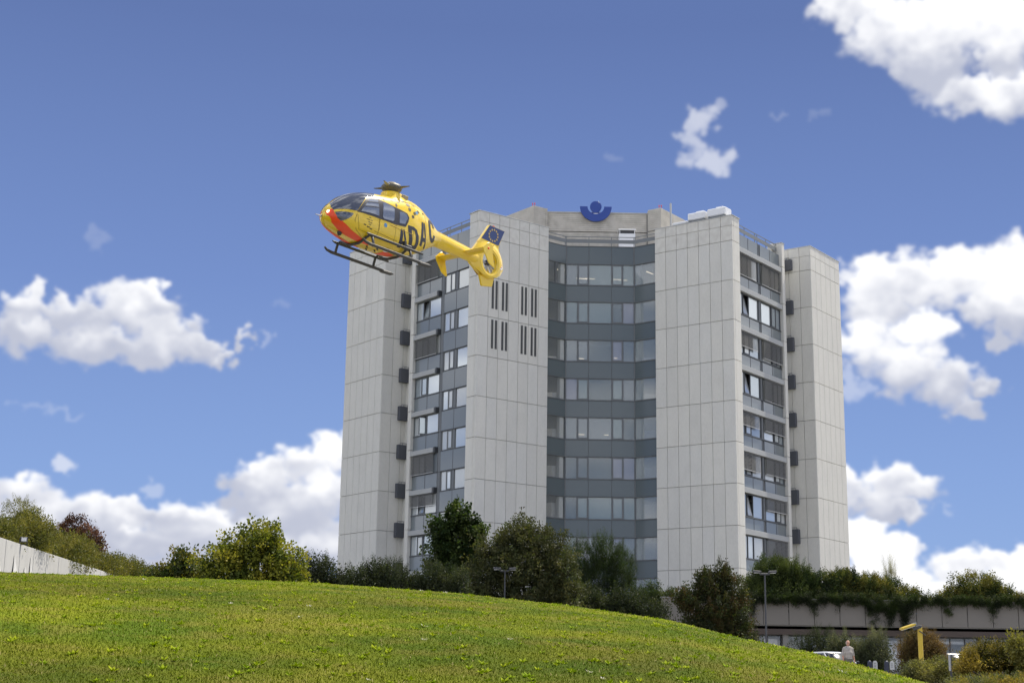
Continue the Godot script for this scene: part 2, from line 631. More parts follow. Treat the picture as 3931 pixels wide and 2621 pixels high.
func _sky_at(az: float, el: float, near: Array) -> Color:
	var c := _blue(el) / 1.15
	var e := deg_to_rad(el)
	var a := deg_to_rad(az)
	var d := Vector3(sin(a) * cos(e), sin(e), -cos(a) * cos(e))
	# clouds seen in the picture
	var off := maxf(maxf(absf(az) - 22.5, 0.0), maxf(el - 27.5, 0.0))
	var there := smoothstep(0.0, 7.0, off)
	var alpha := 0.0
	var b := 0.9
	if near.size():
		var wx := az + 0.60 * n_a.get_noise_2d(az * 2.2, el * 2.6) + 0.30 * n_c.get_noise_2d(az * 0.9, el * 1.1 + 60.0)
		var wy := el + 0.45 * n_a.get_noise_2d(az * 2.2 + 91.0, el * 2.6) + 0.24 * n_c.get_noise_2d(az * 0.9 + 33.0, el * 1.1)
		var best := -2.0
		var ws := 0.0
		var bs := 0.0
		var ds := 0.0
		for q in near:
			var dx: float = (wx - q[0]) / q[2]
			var dy: float = (wy - q[1]) / q[3]
			var r := dx * dx + dy * dy
			if r < 2.0:
				var m := 1.0 - r
				if q[4] < 0.7:
					m -= 0.15
				best = maxf(best, m)
				var w := pow(2.0 - r, 3.0)
				ws += w
				bs += w * q[4]
				ds += w * dy
		if ws > 0.0:
			b = bs / ws
			var lift: float = ds / ws
			var f := n_b.get_noise_2d(az * 1.5, el * 1.9)
			var fine := n_c.get_noise_2d(az * 1.1, el * 1.25)
			var puff := 0.5 - absf(n_a.get_noise_2d(az * 3.4 + 17.0, el * 4.0)) * 1.6
			var top := smoothstep(-0.5, 0.5, lift)
			var dens := best * 1.4 + 0.44 * f + (0.10 + 0.14 * top) * fine + 0.12 * top * puff
			# crisp sunlit tops, feathered bases
			alpha = smoothstep(lerpf(-0.66, -0.44, top), lerpf(1.0, 0.80, top), dens)
			var thin := b < 0.7
			if thin:
				alpha *= b * b * b * 1.65
				b = 0.97
			b += -0.04 + 0.20 * clampf(lift, -0.8, 0.8) + 0.11 * n_a.get_noise_2d(az * 1.1 + 40.0, el * 1.7) + 0.05 * f
			if thin:
				b = 0.97
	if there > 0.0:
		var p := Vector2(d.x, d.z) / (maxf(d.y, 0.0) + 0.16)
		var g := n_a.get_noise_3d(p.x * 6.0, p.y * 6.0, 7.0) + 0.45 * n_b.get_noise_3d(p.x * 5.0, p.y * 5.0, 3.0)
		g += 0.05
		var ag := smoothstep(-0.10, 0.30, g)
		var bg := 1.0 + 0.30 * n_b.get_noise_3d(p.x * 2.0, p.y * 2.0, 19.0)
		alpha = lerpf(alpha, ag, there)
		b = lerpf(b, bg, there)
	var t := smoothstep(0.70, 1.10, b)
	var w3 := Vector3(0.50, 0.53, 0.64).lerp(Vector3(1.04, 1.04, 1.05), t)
	w3 = w3 * lerpf(0.93, 1.45, there)  # clouds outside the view are brightened to add fill light on the walls
	c = c.lerp(w3, alpha)
	return Color(c.x, c.y, c.z)

func _sky_image() -> Image:
	for q in [[n_a, 0.35, 3, 5], [n_b, 0.30, 4, 6], [n_c, 1.1, 3, 8]]:
		q[0].noise_type = FastNoiseLite.TYPE_SIMPLEX_SMOOTH
		q[0].frequency = q[1]
		q[0].fractal_octaves = q[2]
		q[0].seed = SEED + q[3]
	_cloud_list()
	var lo := Image.create_empty(720, 360, false, Image.FORMAT_RGBAF)
	for y in 360:
		var el := 90.0 - (y + 0.5) * 0.5
		if el < -2.0:
			lo.fill_rect(Rect2i(0, y, 720, 360 - y), Color(0.24, 0.38, 0.68))
			break
		for x in 720:
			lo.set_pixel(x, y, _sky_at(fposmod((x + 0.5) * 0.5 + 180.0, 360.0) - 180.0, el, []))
	lo.resize(4096, 2048, Image.INTERPOLATE_BILINEAR)
	var per := 4096.0 / 360.0
	for y in range(int((90.0 - 35.5) * per), int(91.0 * per)):
		var el := 90.0 - (y + 0.5) / per
		var near := []
		for q in clouds:
			if absf(q[1] - el) < q[3] * 1.42 + 0.45:
				near.append(q)
		for x in range(int(-30.0 * per), int(30.0 * per)):
			lo.set_pixel(posmod(x, 4096), y, _sky_at((x + 0.5) / per, el, near))
	lo.convert(Image.FORMAT_RGBAH)
	return lo

# ---------------------------------------------------------------- terrain
func _crest_elev(az: float) -> float:
	var t := [[-30.0, 3.70], [-23.0, 3.79], [-18.66, 3.828], [-13.3, 3.808], [-7.69, 3.767], [-1.94, 3.477], [2.19, 3.082], [5.96, 2.575], [8.71, 1.913], [11.08, 1.461], [12.33, 1.16], [13.41, 0.891], [14.93, 0.491], [16.42, 0.099], [18.64, -0.589], [24.0, -1.7]]
	for k in t.size() - 1:
		if az < t[k + 1][0]:
			return lerpf(t[k][1], t[k + 1][1], clampf((az - t[k][0]) / (t[k + 1][0] - t[k][0]), 0, 1))
	return -1.7

func _crest_at(az: float) -> float:
	return lerpf(44.0, 20.0, smoothstep(-12.0, 21.0, az))

func _flat(x: float, z: float) -> float:
	return lerpf(-0.12, 0.54, smoothstep(30.0, 60.0, -z)) + 2.1 * smoothstep(8.0, -14.0, x) * smoothstep(-30.0, -55.0, z)

var _hc := {}
func _crest_height(az: float) -> float:
	var key := int(round(az * 8.0))
	if not _hc.has(key):
		var a := key / 8.0
		var rc := _crest_at(a)
		var want := tan(deg_to_rad(_crest_elev(a)))
		var lo := -1.6
		var hi := 6.0
		for it in 24:
			var mid := (lo + hi) * 0.5
			var most := -9.0
			for k in 40:
				var r := rc * (0.35 + 0.65 * k / 39.0)
				most = maxf(most, _mound(r, rc, mid) / r)
			if most > want:
				hi = mid
			else:
				lo = mid
		_hc[key] = lo
	return _hc[key]

func _mound(r: float, rc: float, hc: float) -> float:
	var r0 := 5.0
	if r <= r0:
		return -1.6
	var u := clampf((rc - r) / (rc - r0), 0.0, 1.0)
	return -1.6 + (hc + 1.6) * (1.0 - pow(u, 1.55)) * smoothstep(r0 - 1.0, r0 + 5.0, r)

func _height(az: float, r: float) -> float:
	var q := deg_to_rad(az)
	return _smooth_height(az, r) + 0.03 * n_t.get_noise_2d(sin(q) * r * 2.0, cos(q) * r * 2.0) * smoothstep(3.0, 8.0, r)

func _smooth_height(az: float, r: float) -> float:
	var a := clampf(az, -30.0, 24.0)
	var k := az * 8.0
	var rc := _crest_at(a)
	var i0 := floorf(a * 8.0)
	var hc := lerpf(_crest_height(i0 / 8.0), _crest_height((i0 + 1.0) / 8.0), a * 8.0 - i0)
	var out := smoothstep(26.0, 75.0, absf(az))
	var h := _mound(minf(r, rc), rc, hc)
	h = lerpf(h, -1.6 + 0.02 * r, out)
	if r > rc:
		var g := _flat(sin(deg_to_rad(az)) * r, -cos(deg_to_rad(az)) * r)
		h = lerpf(h, g, smoothstep(0.0, 1.0, (r - rc) / 14.0))
	return h

func _terrain() -> void:
	var azs := []
	var a := -180.0
	while a < 179.9:
		azs.append(a)
		a += 0.75 if absf(a) < 32.0 else 4.0
	azs.append(180.0)
	var lawn := []
	var far := []
	for az in azs:
		var row := PackedVector3Array()
		var rc := _crest_at(clampf(az, -30.0, 24.0))
		for k in 62:
			var r: float = lerpf(0.3, rc + 9.0, pow(k / 61.0, 1.15))
			var h := _height(az, r)
			if k == 61:
				h -= 0.3
			row.append(Vector3(sin(deg_to_rad(az)) * r, h, -cos(deg_to_rad(az)) * r))
		lawn.append(row)
		row = PackedVector3Array()
		for k in 34:
			var r: float = rc + 6.0 + (1400.0 - rc) * pow(k / 33.0, 3.2)
			row.append(Vector3(sin(deg_to_rad(az)) * r, _height(az, r) - 0.05, -cos(deg_to_rad(az)) * r))
		far.append(row)
	var b := MB.new()
	b.grid(lawn, false, 1)
	if b.n[600].y < 0.0:
		b = MB.new()
		b.grid(lawn, false, -1)
	structure("lawn", b.mesh(M.turf))
	b = MB.new()
	b.grid(far, false, 1)
	if b.n[600].y < 0.0:
		b = MB.new()
		b.grid(far, false, -1)
	structure("ground", b.mesh(M.paving))

func _grass() -> void:
	var rng := RandomNumberGenerator.new()
	rng.seed = SEED + 50
	# a tuft of short mown blades
	var b := MB.new()
	for k in 9:
		var an := rng.randf() * TAU
		var root := Vector3(rng.randf_range(-0.045, 0.045), 0, rng.randf_range(-0.045, 0.045))
		var side := Vector3(cos(an), 0, sin(an)) * 0.0038
		var lean := Vector3(rng.randf_range(-0.6, 0.6), 1, rng.randf_range(-0.6, 0.6)).normalized() * rng.randf_range(0.018, 0.04)
		var mid := root + lean * 0.6
		var tip := root + lean + Vector3(lean.x, -absf(lean.x) * 0.3, lean.z) * 0.6
		b.quad(root - side, root + side, mid + side * 0.8, mid - side * 0.8)
		b.tri(mid - side * 0.8, mid + side * 0.8, tip)
	for i in b.n.size():
		b.n[i] = (b.n[i] * 0.5 + Vector3.UP).normalized()
	var tuft := b.mesh(M.grass_blade)
	var count := 470000
	var mm := MultiMesh.new()
	mm.transform_format = MultiMesh.TRANSFORM_3D
	mm.use_colors = true
	mm.mesh = tuft
	mm.instance_count = count
	for i in count:
		var az := rng.randf_range(-34.0, 25.0)
		var rc := _crest_at(az)
		var r := lerpf(11.0, rc + 2.5, pow(rng.randf(), 0.9))
		var p := Vector3(sin(deg_to_rad(az)) * r, _height(az, r) - 0.012, -cos(deg_to_rad(az)) * r)
		var s := rng.randf_range(0.6, 1.25)
		var wide := 1.0 + r / 40.0
		mm.set_instance_transform(i, Transform3D(Basis(Vector3.UP, rng.randf() * TAU).scaled(Vector3(s * wide, s, s * wide)), p))
		var q := n_t.get_noise_2d(p.x * 9.0, p.z * 9.0)
		var dry := smoothstep(0.05, 0.45, n_t.get_noise_2d(p.x * 26.0 + 300.0, p.z * 26.0)) * 0.6 + smoothstep(0.0, 0.5, n_t.get_noise_2d(p.x * 5.0 - 90.0, p.z * 5.0)) * 0.5
		var c := Vector3(0.095, 0.155, 0.006).lerp(Vector3(0.200, 0.228, 0.010), clampf(0.5 + 1.3 * q, 0, 1))
		c = c.lerp(Vector3(0.285, 0.225, 0.060), clampf(dry, 0, 1) * 0.55)
		c *= rng.randf_range(0.88, 1.10) * (1.08 + 0.55 * n_t.get_noise_2d(p.x * 2.2 + 700.0, p.z * 3.4))
		if rng.randf() < 0.015:
			c = Vector3(0.34, 0.30, 0.12)
		c = c.lerp(Vector3(0.11, 0.11, 0.07), 0.16)
		mm.set_instance_color(i, Color(c.x, c.y, c.z))
	var o := MultiMeshInstance3D.new()
	o.name = numbered("grass")
	o.multimesh = mm
	o.set_meta("kind", "stuff")
	tag(o, "short mown green grass covering the mound", "grass")
	add_child(o, true)
	# broad-leaved weeds among the grass, yellow-green
	b = MB.new()
	for k in 8:
		var an := TAU * k / 8.0 + rng.randf_range(-0.3, 0.3)
		var d := Vector3(cos(an), rng.randf_range(0.25, 0.9), sin(an)).normalized() * rng.randf_range(0.05, 0.085)
		var sd := Vector3(-sin(an), 0, cos(an)) * 0.014
		b.quad(Vector3.ZERO, d * 0.55 - sd, d, d * 0.55 + sd)
	var weed := b.mesh(M.grass_blade)
	count = 4800
	mm = MultiMesh.new()
	mm.transform_format = MultiMesh.TRANSFORM_3D
	mm.use_colors = true
	mm.mesh = weed
	mm.instance_count = count
	var i := 0
	while i < count:
		var az := rng.randf_range(-34.0, 25.0)
		var rc := _crest_at(az)
		var r := sqrt(lerpf(11.0 * 11.0, (rc + 1.0) * (rc + 1.0), rng.randf()))
		var p := Vector3(sin(deg_to_rad(az)) * r, _height(az, r) + 0.005, -cos(deg_to_rad(az)) * r)
		if n_t.get_noise_2d(p.x * 40.0, p.z * 40.0 + 500.0) < 0.12 and rng.randf() < 0.85:
			continue
		var s := rng.randf_range(0.5, 1.25)
		mm.set_instance_transform(i, Transform3D(Basis(Vector3.UP, rng.randf() * TAU).scaled(Vector3(s, s, s)), p))
		var c := Vector3(0.20, 0.29, 0.010).lerp(Vector3(0.33, 0.38, 0.012), rng.randf())
		if rng.randf() < 0.012:
			c = Vector3(0.5, 0.48, 0.4)
		mm.set_instance_color(i, Color(c.x, c.y, c.z))
		i += 1
	o = MultiMeshInstance3D.new()
	o.name = numbered("lawn_weeds")
	o.multimesh = mm
	o.set_meta("kind", "stuff")
	tag(o, "scattered yellow-green broad-leaved weeds and small flowers in the lawn", "weeds")
	add_child(o, true)

# ---------------------------------------------------------------- office tower
func ky(k: float) -> float:
	return K0 - k * FH - YB

func pst(side: int, s: float, t: float, y: float) -> Vector3:
	return Vector3(side * (s * 0.8 + t * 0.6), y, s * 0.6 - t * 0.8)

func front(side: int, s: float, t: float, y: float) -> Transform3D:   # looks along the tower fronts, x grows with side * s
	return Transform3D(Basis(Vector3(0.8, 0, 0.6 * side), Vector3.UP, Vector3(-0.6 * side, 0, 0.8)), pst(side, s, t, y))

func flank(side: int, s: float, t: float, y: float) -> Transform3D:   # looks out of the flanks, x grows with side * t
	return Transform3D(Basis(Vector3(0.6, 0, -0.8 * side), Vector3.UP, Vector3(0.8 * side, 0, 0.6)), pst(side, s, t, y))

var shapes := {}
func slab_mesh(w: float, h: float, d: float, ch := 0.012) -> Mesh:
	var key := "%.3f %.3f %.3f %.3f" % [w, h, d, ch]
	if not shapes.has(key):
		var b := MB.new()
		b.box(Vector3.ZERO, Vector3(w, h, d), ch)
		shapes[key] = b.mesh()
	return shapes[key]

func bar(parent: Node, called: String, xf: Transform3D, size: Vector3, m: Material, ch := 0.01) -> MeshInstance3D:
	return part(called, slab_mesh(size.x, size.y, size.z, ch), parent, xf, m)

# A window: the outer frame is the part; panes and opening sashes are its sub-parts. divs: [x0, x1, kind].
var pick := RandomNumberGenerator.new()
func window(parent: Node, xf: Transform3D, divs: Array, h: float, panes: Variant, fr: Material) -> MeshInstance3D:
	var x0: float = divs[0][0]
	var x1: float = divs[-1][1]
	var key := "w%s %.3f" % [str(divs), h]
	if not shapes.has(key):
		var b := MB.new()
		b.box(Vector3((x0 + x1) / 2, h - 0.03, 0), Vector3(x1 - x0, 0.06, 0.12))
		b.box(Vector3((x0 + x1) / 2, 0.03, 0.01), Vector3(x1 - x0, 0.06, 0.14))
		for k in divs.size() + 1:
			var x: float = x0 + 0.03 if k == 0 else (x1 - 0.03 if k == divs.size() else (divs[k - 1][1] + divs[k][0]) / 2)
			var w: float = 0.06 if k == 0 or k == divs.size() else maxf(0.07, divs[k][0] - divs[k - 1][1])
			b.box(Vector3(x, h / 2, 0), Vector3(w, h - 0.12, 0.115))
		shapes[key] = b.mesh()
	var o := part("window", shapes[key], parent, xf, fr)
	for d in divs:
		var pane: Material = panes[pick.randi() % panes.size()] if panes is Array else panes
		var w: float = d[1] - d[0] - 0.05
		var c: float = (d[0] + d[1]) / 2
		var kind: String = d[2]
		if kind == "f":
			part("pane", slab_mesh(w, h - 0.1, 0.012, 0.0), o, Transform3D(Basis(), Vector3(c, h / 2, -0.02)), pane)
		else:
			var kk := "s%.3f %.3f" % [w, h]
			if not shapes.has(kk):
				var b := MB.new()
				for sg in [-1.0, 1.0]:
					b.box(Vector3(sg * (w / 2 - 0.05), (h - 0.14) / 2, 0), Vector3(0.09, h - 0.14, 0.07))
				b.box(Vector3(0, 0.045, 0), Vector3(w - 0.19, 0.09, 0.068))
				b.box(Vector3(0, h - 0.185, 0), Vector3(w - 0.19, 0.09, 0.068))
				shapes[kk] = b.mesh()
			var turn := Basis()
			if kind == "t":
				turn = Basis(Vector3.RIGHT, -0.22)
			elif kind == "o":
				turn = Basis(Vector3.UP, 1.1)
			var px := Transform3D(turn, Vector3(c, 0.07, 0.045))
			part("sash", shapes[kk], o, px, fr)
			part("pane", slab_mesh(w - 0.18, h - 0.32, 0.012, 0.0), o, px * Transform3D(Basis(), Vector3(0, (h - 0.14) / 2, 0)), pane)
	return o

func blind(parent: Node, xf: Transform3D, w: float, h: float) -> void:   # outside venetian blind hanging from xf
	var b := MB.new()
	var n := int(h / 0.115)
	for k in n:
		b.box(Vector3(0, -0.115 * (k + 0.5), 0), Vector3(w, 0.012, 0.105), 0.0, Basis(Vector3.RIGHT, 0.92))
	for x in [-w * 0.42, 0.0, w * 0.42]:
		b.box(Vector3(x, -h / 2, 0.055), Vector3(0.014, h, 0.004))
	var rail := MB.new()
	rail.box(Vector3(0, -h, 0), Vector3(w, 0.05, 0.06))
	part("blind_rail", rail.mesh(M.blind_rail), parent, xf)
	part("blind", b.mesh(), parent, xf, M.blind, "stuff")

func _tower() -> void:
	var rng := RandomNumberGenerator.new()
	rng.seed = SEED + 1
	pick.seed = SEED + 4
	var o := thing("office_tower", "pale concrete high-rise with dark glass bands and blue emblem on its roof house", "office tower", Vector3(TX, YB, TZ), YAW)
	var top := -0.645
	var con := [M.concrete_0, M.concrete_1, M.concrete_2, M.concrete_3]
	# ---- concrete stair towers and their panels
	var rows := [[top, -0.39]]
	rows.append([-0.39, 0.0])
	for k in 9:
		rows.append([float(k), k + 1.0])
	rows.append([9.0, 10.5])
	var field := MB.new()
	for side in [-1, 1]:
		# near tower
		var b := MB.new()
		var yb := ky(10.65)
		var yt := ky(top) - 0.05
		b.box(Vector3(0, (yb + yt) / 2, 0), Vector3(7.45, yt - yb, 1.22))
		part("stair_tower", b.mesh(M.concrete_core), o, front(side, 7.645, 3.54, 0))
		var wide := 7.71 / 7.0
		for r in rows.size():
			var y0 := ky(rows[r][1])
			var y1 := ky(rows[r][0])
			var gap := 0.014 if r == 0 else 0.036
			for c in 7:
				part("wall_panel", slab_mesh(wide - 0.032, y1 - y0 - gap, 0.09), o, front(side, 3.79 + wide * (c + 0.5), 2.875, (y0 + y1) / 2), con[rng.randi() % 4] if r > 1 else [M.concrete_stained_0, M.concrete_stained_1][rng.randi() % 2])
			part("wall_panel", slab_mesh(1.03, y1 - y0 - gap, 0.09), o, flank(side, 11.455 + 0.0, 3.69, (y0 + y1) / 2), con[rng.randi() % 4])
			part("wall_panel", slab_mesh(0.27, y1 - y0 - gap, 0.09), o, flank(side, 11.455, 3.01, (y0 + y1) / 2), con[rng.randi() % 4])
		bar(o, "coping", front(side, 7.645, 3.54, ky(top) + 0.02), Vector3(7.85, 0.07, 1.5), M.coping)
		# far tower
		b = MB.new()
		b.box(Vector3(0, (yb + yt) / 2, 0), Vector3(7.8, yt - yb, 6.2))
		part("stair_tower", b.mesh(M.concrete_core), o, front(side, 9.2, 18.18, 0))
		for r in rows.size():
			var y0 := ky(rows[r][1])
			var y1 := ky(rows[r][0])
			var gap := 0.014 if r == 0 else 0.036
			for c in 3:
				part("wall_panel", slab_mesh(1.068, y1 - y0 - gap, 0.09), o, front(side, 13.15 - 1.1 * (c + 0.5), 15.025, (y0 + y1) / 2), con[rng.randi() % 4])
			for c in 6:
				var xf := flank(side, 13.125, 15.0 + 1.065 * (c + 0.5), (y0 + y1) / 2)
				if r < 3:
					part("wall_panel", slab_mesh(1.033, y1 - y0 - gap, 0.09), o, xf, con[rng.randi() % 4])
				else:
					field.box(xf.origin, Vector3(1.033, y1 - y0 - gap, 0.09), 0.012, xf.basis)
		bar(o, "coping", front(side, 9.2, 18.2, ky(top) + 0.02), Vector3(8.02, 0.07, 6.5), M.coping)
	part("far_wall_panels", field.mesh(M.concrete_1), o, Transform3D(), null, "stuff")
	# ---- floors, rooms and roof
	var plan := PackedVector2Array()
	var half := [[1.31, 3.40], [3.85, 3.40], [3.85, 4.2], [11.02, 4.2], [11.02, 13.1], [9.4, 14.9], [9.4, 21.2]]
	for h in half:
		var p := pst(1, h[0], h[1], 0)
		plan.append(Vector2(p.x, -p.z))
	half.reverse()
	for h in half:
		var p := pst(-1, h[0], h[1], 0)
		plan.append(Vector2(p.x, -p.z))
	var flat := Basis(Vector3.RIGHT, -PI / 2)
	for k in range(0, 10):
		var b := MB.new()
		b.prism(plan, 0.3 if k else 0.5, Transform3D(flat, Vector3(0, ky(k - 0.05 if k else -0.26), 0)))
		part("floor_slab" if k else "roof_slab", b.mesh(M.slab if k else M.roof), o)
	var core := MB.new()
	core.box(Vector3(0, (ky(10) + ky(-0.3)) / 2, -13.5), Vector3(7, ky(-0.3) - ky(10), 14))
	for side in [-1, 1]:
		var xf := front(side, 6.2, 9.0, (ky(10) + ky(-0.3)) / 2)
		core.box(xf.origin, Vector3(0.3, ky(-0.3) - ky(10), 9.2), 0.0, xf.basis)
	part("inner_wall", core.mesh(M.room_wall), o)
	var back := MB.new()
	back.box(Vector3(0, (ky(10.6) + ky(-0.31)) / 2, -27.0), Vector3(34, ky(-0.31) - ky(10.6), 6))
	part("rear_block", back.mesh(M.concrete_1), o)
	# ---- the glazed bay between the towers
	var u0 := 3.06
	var vz := -1.9
	for k in range(0, 9):
		var yh := ky(k + 0.15)
		var ys := ky(k + 0.72)
		var d := [[-u0, -2.03, "f"], [-2.03, -1.03, "s"], [-1.03, 1.03, "f"], [1.03, 2.03, "s"], [2.03, u0, "f"]]
		window(o, Transform3D(Basis(), Vector3(0, ys, vz)), d, yh - ys, [M.pane, M.pane_b, M.pane_c, M.pane_d], M.frame)
		for side in [-1, 1]:
			var dd := [[-1.25, -0.05, "f"], [0.0, 1.25, "f"]] if (k == 0 and side < 0) else [[-1.25, 1.25, "f"]]
			window(o, front(side, 2.56, 3.356, ys), dd, yh - ys, M.pane_clear if side < 0 else M.pane, M.frame)
			# pale columns just behind the corners
			var cm := MB.new()
			cm.box(Vector3(0, (yh - ys) / 2 + 0.2, 0), Vector3(0.46, yh - ys + 1.5, 0.4), 0.03)
			part("column", cm.mesh(M.room_column), o, front(side, 1.31 + 0.36, 3.356 + 0.28, ys))
	for k in range(-1, 9):
		var y1 := ky(-0.33) if k < 0 else ky(k + 0.72)
		var y0 := ky(k + 1.15)
		for c in 3:
			part("spandrel", slab_mesh(1.995, y1 - y0 - 0.05, 0.06, 0.008), o, Transform3D(Basis(), Vector3(-2.04 + 2.04 * c, (y0 + y1) / 2, vz)), M.spandrel)
		for side in [-1, 1]:
			part("spandrel", slab_mesh(2.45, y1 - y0 - 0.05, 0.06, 0.008), o, front(side, 2.56, 3.356, (y0 + y1) / 2), M.spandrel)
			bar(o, "band_rail", front(side, 2.56, 3.31, y0 - 0.01), Vector3(2.46, 0.06, 0.09), M.frame)
			bar(o, "band_rail", front(side, 2.56, 3.31, y1 - 0.01), Vector3(2.46, 0.05, 0.09), M.frame)
		bar(o, "band_rail", Transform3D(Basis(), Vector3(0, y0 - 0.012, vz + 0.05)), Vector3(6.1, 0.06, 0.09), M.frame)
		bar(o, "band_rail", Transform3D(Basis(), Vector3(0, y1 - 0.008, vz + 0.05)), Vector3(6.1, 0.05, 0.09), M.frame)
		for x in [-1.02, 1.02]:
			bar(o, "joint_strip", Transform3D(Basis(), Vector3(x, (y0 + y1) / 2, vz + 0.02)), Vector3(0.045, y1 - y0 - 0.08, 0.05), M.frame)
	for side in [-1, 1]:
		bar(o, "corner_post", Transform3D(Basis(), Vector3(side * u0, (ky(-0.33) + ky(9.6)) / 2, vz + 0.02)), Vector3(0.1, ky(-0.33) - ky(9.6), 0.12), M.frame)
	# lit tubes in the top rooms
	for p in [[-1.55, -4.2, 0.35, 1.0], [-0.75, -4.2, 0.35, 0.9], [1.9, -4.0, 0.38, 1.5], [1.55, -4.0, 2.48, 0.3], [-1.5, -4.6, 2.47, 0.45], [-1.5, -4.4, 4.47, 0.55], [0.75, -4.4, 4.47, 0.4], [3.6, -3.6, 4.5, 0.4], [4.6, -3.2, 0.24, 1.1], [-3.5, -3.2, 0.20, 0.7]]:
		bar(o, "ceiling_light", Transform3D(Basis(Vector3.UP, 0.2 if p[0] < 4 else 0.9), Vector3(p[0], ky(p[2]), p[1])), Vector3(p[3], 0.05, 0.09), M.ceiling_light, 0.0)
	# a sheet of paper and a box seen through the top windows
	bar(o, "paper_sheet", Transform3D(Basis(), Vector3(0.22, ky(0.62), vz - 0.05)), Vector3(0.24, 0.34, 0.006), M.white_metal, 0.0)
	bar(o, "paper_sheet", Transform3D(Basis(), Vector3(2.6, ky(0.66), vz - 0.3)), Vector3(0.6, 0.5, 0.02), M.room_column, 0.0)
	# ---- left and right window fronts
	for side in [-1, 1]:
		var fs := 11.1
		for k in range(0, 9):
			if side > 0:
				# spandrels, sun-blind beam, two windows with outside blinds
				var ys := ky(k + 0.735)
				var yh := ky(k + 0.165)
				var yb := ky(k + 0.03)
				var yp := ky(-0.33) if k == 0 else ky(k - 1 + 0.735)
				for w in [[4.26, 6.48], [6.52, 8.34], [8.78, 10.70], [10.74, 12.64]]:
					part("spandrel", slab_mesh(w[1] - w[0], yp - yb - 0.03, 0.06, 0.008), o, flank(side, fs, (w[0] + w[1]) / 2, (yp + yb) / 2), M.spandrel_pale)
				part("spandrel", slab_mesh(0.38, yp - yb - 0.03, 0.06, 0.008), o, flank(side, fs - 0.03, 8.56, (yp + yb) / 2), M.frame)
				for t in [6.5, 8.36, 8.76, 10.72]:
					bar(o, "joint_strip", flank(side, fs + 0.025, t, (yp + yb) / 2 + 0.02), Vector3(0.05, yp - yb - 0.06, 0.05), M.frame_dark)
				bar(o, "sunshade_beam", flank(side, fs + 0.12, 8.45, (yb + yh) / 2), Vector3(8.36, yb - yh - 0.02, 0.3), M.beam)
				bar(o, "sill", flank(side, fs + 0.03, 8.45, ys - 0.02), Vector3(8.36, 0.07, 0.14), M.frame_dark)
				var kl: String = ["f", "t", "s", "t", "s", "t", "t", "f", "f"][k]
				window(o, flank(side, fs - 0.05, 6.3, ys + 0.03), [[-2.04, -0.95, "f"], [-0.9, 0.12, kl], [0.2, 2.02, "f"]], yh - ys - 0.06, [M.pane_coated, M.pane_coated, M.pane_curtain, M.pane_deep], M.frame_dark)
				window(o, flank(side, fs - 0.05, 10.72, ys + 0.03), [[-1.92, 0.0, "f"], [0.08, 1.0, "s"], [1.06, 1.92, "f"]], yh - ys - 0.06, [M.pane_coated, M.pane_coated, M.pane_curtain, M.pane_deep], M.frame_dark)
				bar(o, "joint_strip", flank(side, fs - 0.03, 8.56, (ys + yh) / 2), Vector3(0.36, yh - ys - 0.06, 0.1), M.frame)
				var bl: float = [1.0, 0.0, 0.68, 0.0, 0.62, 0.78, 0.0, 0.0, 0.0][k]
				var br: float = [1.0, 0.0, 0.86, 1.0, 0.60, 0.74, 0.55, 1.0, 1.0][k]
				var hh := yh - ys - 0.05
				if bl > 0:
					blind(o, flank(side, fs + 0.17, 6.0, yh - 0.01), 3.42, hh * bl)
				if br > 0:
					blind(o, flank(side, fs + 0.17, 10.72, yh - 0.01), 3.76, hh * br)
			else:
				# outer half: like the right side; inner half: half a storey lower, without blinds
				var ys := ky(k + 0.665)
				var yh := ky(k + 0.165)
				var yb := ky(k + 0.04)
				var yp := ky(-0.33) if k == 0 else ky(k - 1 + 0.665)
				for w in [[8.82, 10.62], [10.66, 12.64]]:
					part("spandrel", slab_mesh(w[1] - w[0], yp - yb - 0.03, 0.06, 0.008), o, flank(side, fs, (w[0] + w[1]) / 2, (yp + yb) / 2), M.spandrel_pale)
				bar(o, "joint_strip", flank(side, fs + 0.025, 10.64, (yp + yb) / 2 + 0.02), Vector3(0.05, yp - yb - 0.06, 0.05), M.frame_dark)
				bar(o, "sunshade_beam", flank(side, fs + 0.14, 10.9, (yb + yh) / 2), Vector3(3.5, yb - yh - 0.02, 0.36), M.beam)
				bar(o, "beam_bracket", flank(side, fs + 0.1, 9.0, (yb + yh) / 2), Vector3(0.18, yb - yh + 0.06, 0.4), M.frame_dark)
				bar(o, "sill", flank(side, fs + 0.03, 10.72, ys - 0.02), Vector3(3.84, 0.06, 0.12), M.frame_dark)
				var kl: String = ["f", "t", "s", "s", "o", "s", "t", "s", "s"][k]
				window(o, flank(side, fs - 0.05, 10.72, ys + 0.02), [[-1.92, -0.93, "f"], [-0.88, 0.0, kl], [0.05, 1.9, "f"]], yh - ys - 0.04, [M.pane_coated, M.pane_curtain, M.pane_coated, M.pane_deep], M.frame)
				var hh := yh - ys - 0.05
				var br: float = [1.0, 0.0, 1.0, 0.0, 0.0, 1.0, 0.6, 0.0, 0.0][k]
				if br > 0:
					blind(o, flank(side, fs + 0.2, 10.9, yh - 0.01), 3.4, hh * br)
				bar(o, "joint_strip", flank(side, fs - 0.02, 8.56, (ky(k - 0.335) + ky(k + 0.665)) / 2), Vector3(0.40, FH - 0.02, 0.1), M.frame)
				# inner half
				var y2 := ky(k + 0.66)
				var y3 := ky(k + 1.155)
				var yt2 := ky(-0.33) if k == 0 else ky(k + 0.155)
				for w in [[4.26, 6.48], [6.52, 8.34]]:
					part("spandrel", slab_mesh(w[1] - w[0], yt2 - y2 - 0.05, 0.06, 0.008), o, flank(side, fs, (w[0] + w[1]) / 2, (yt2 + y2) / 2), M.spandrel_pale)
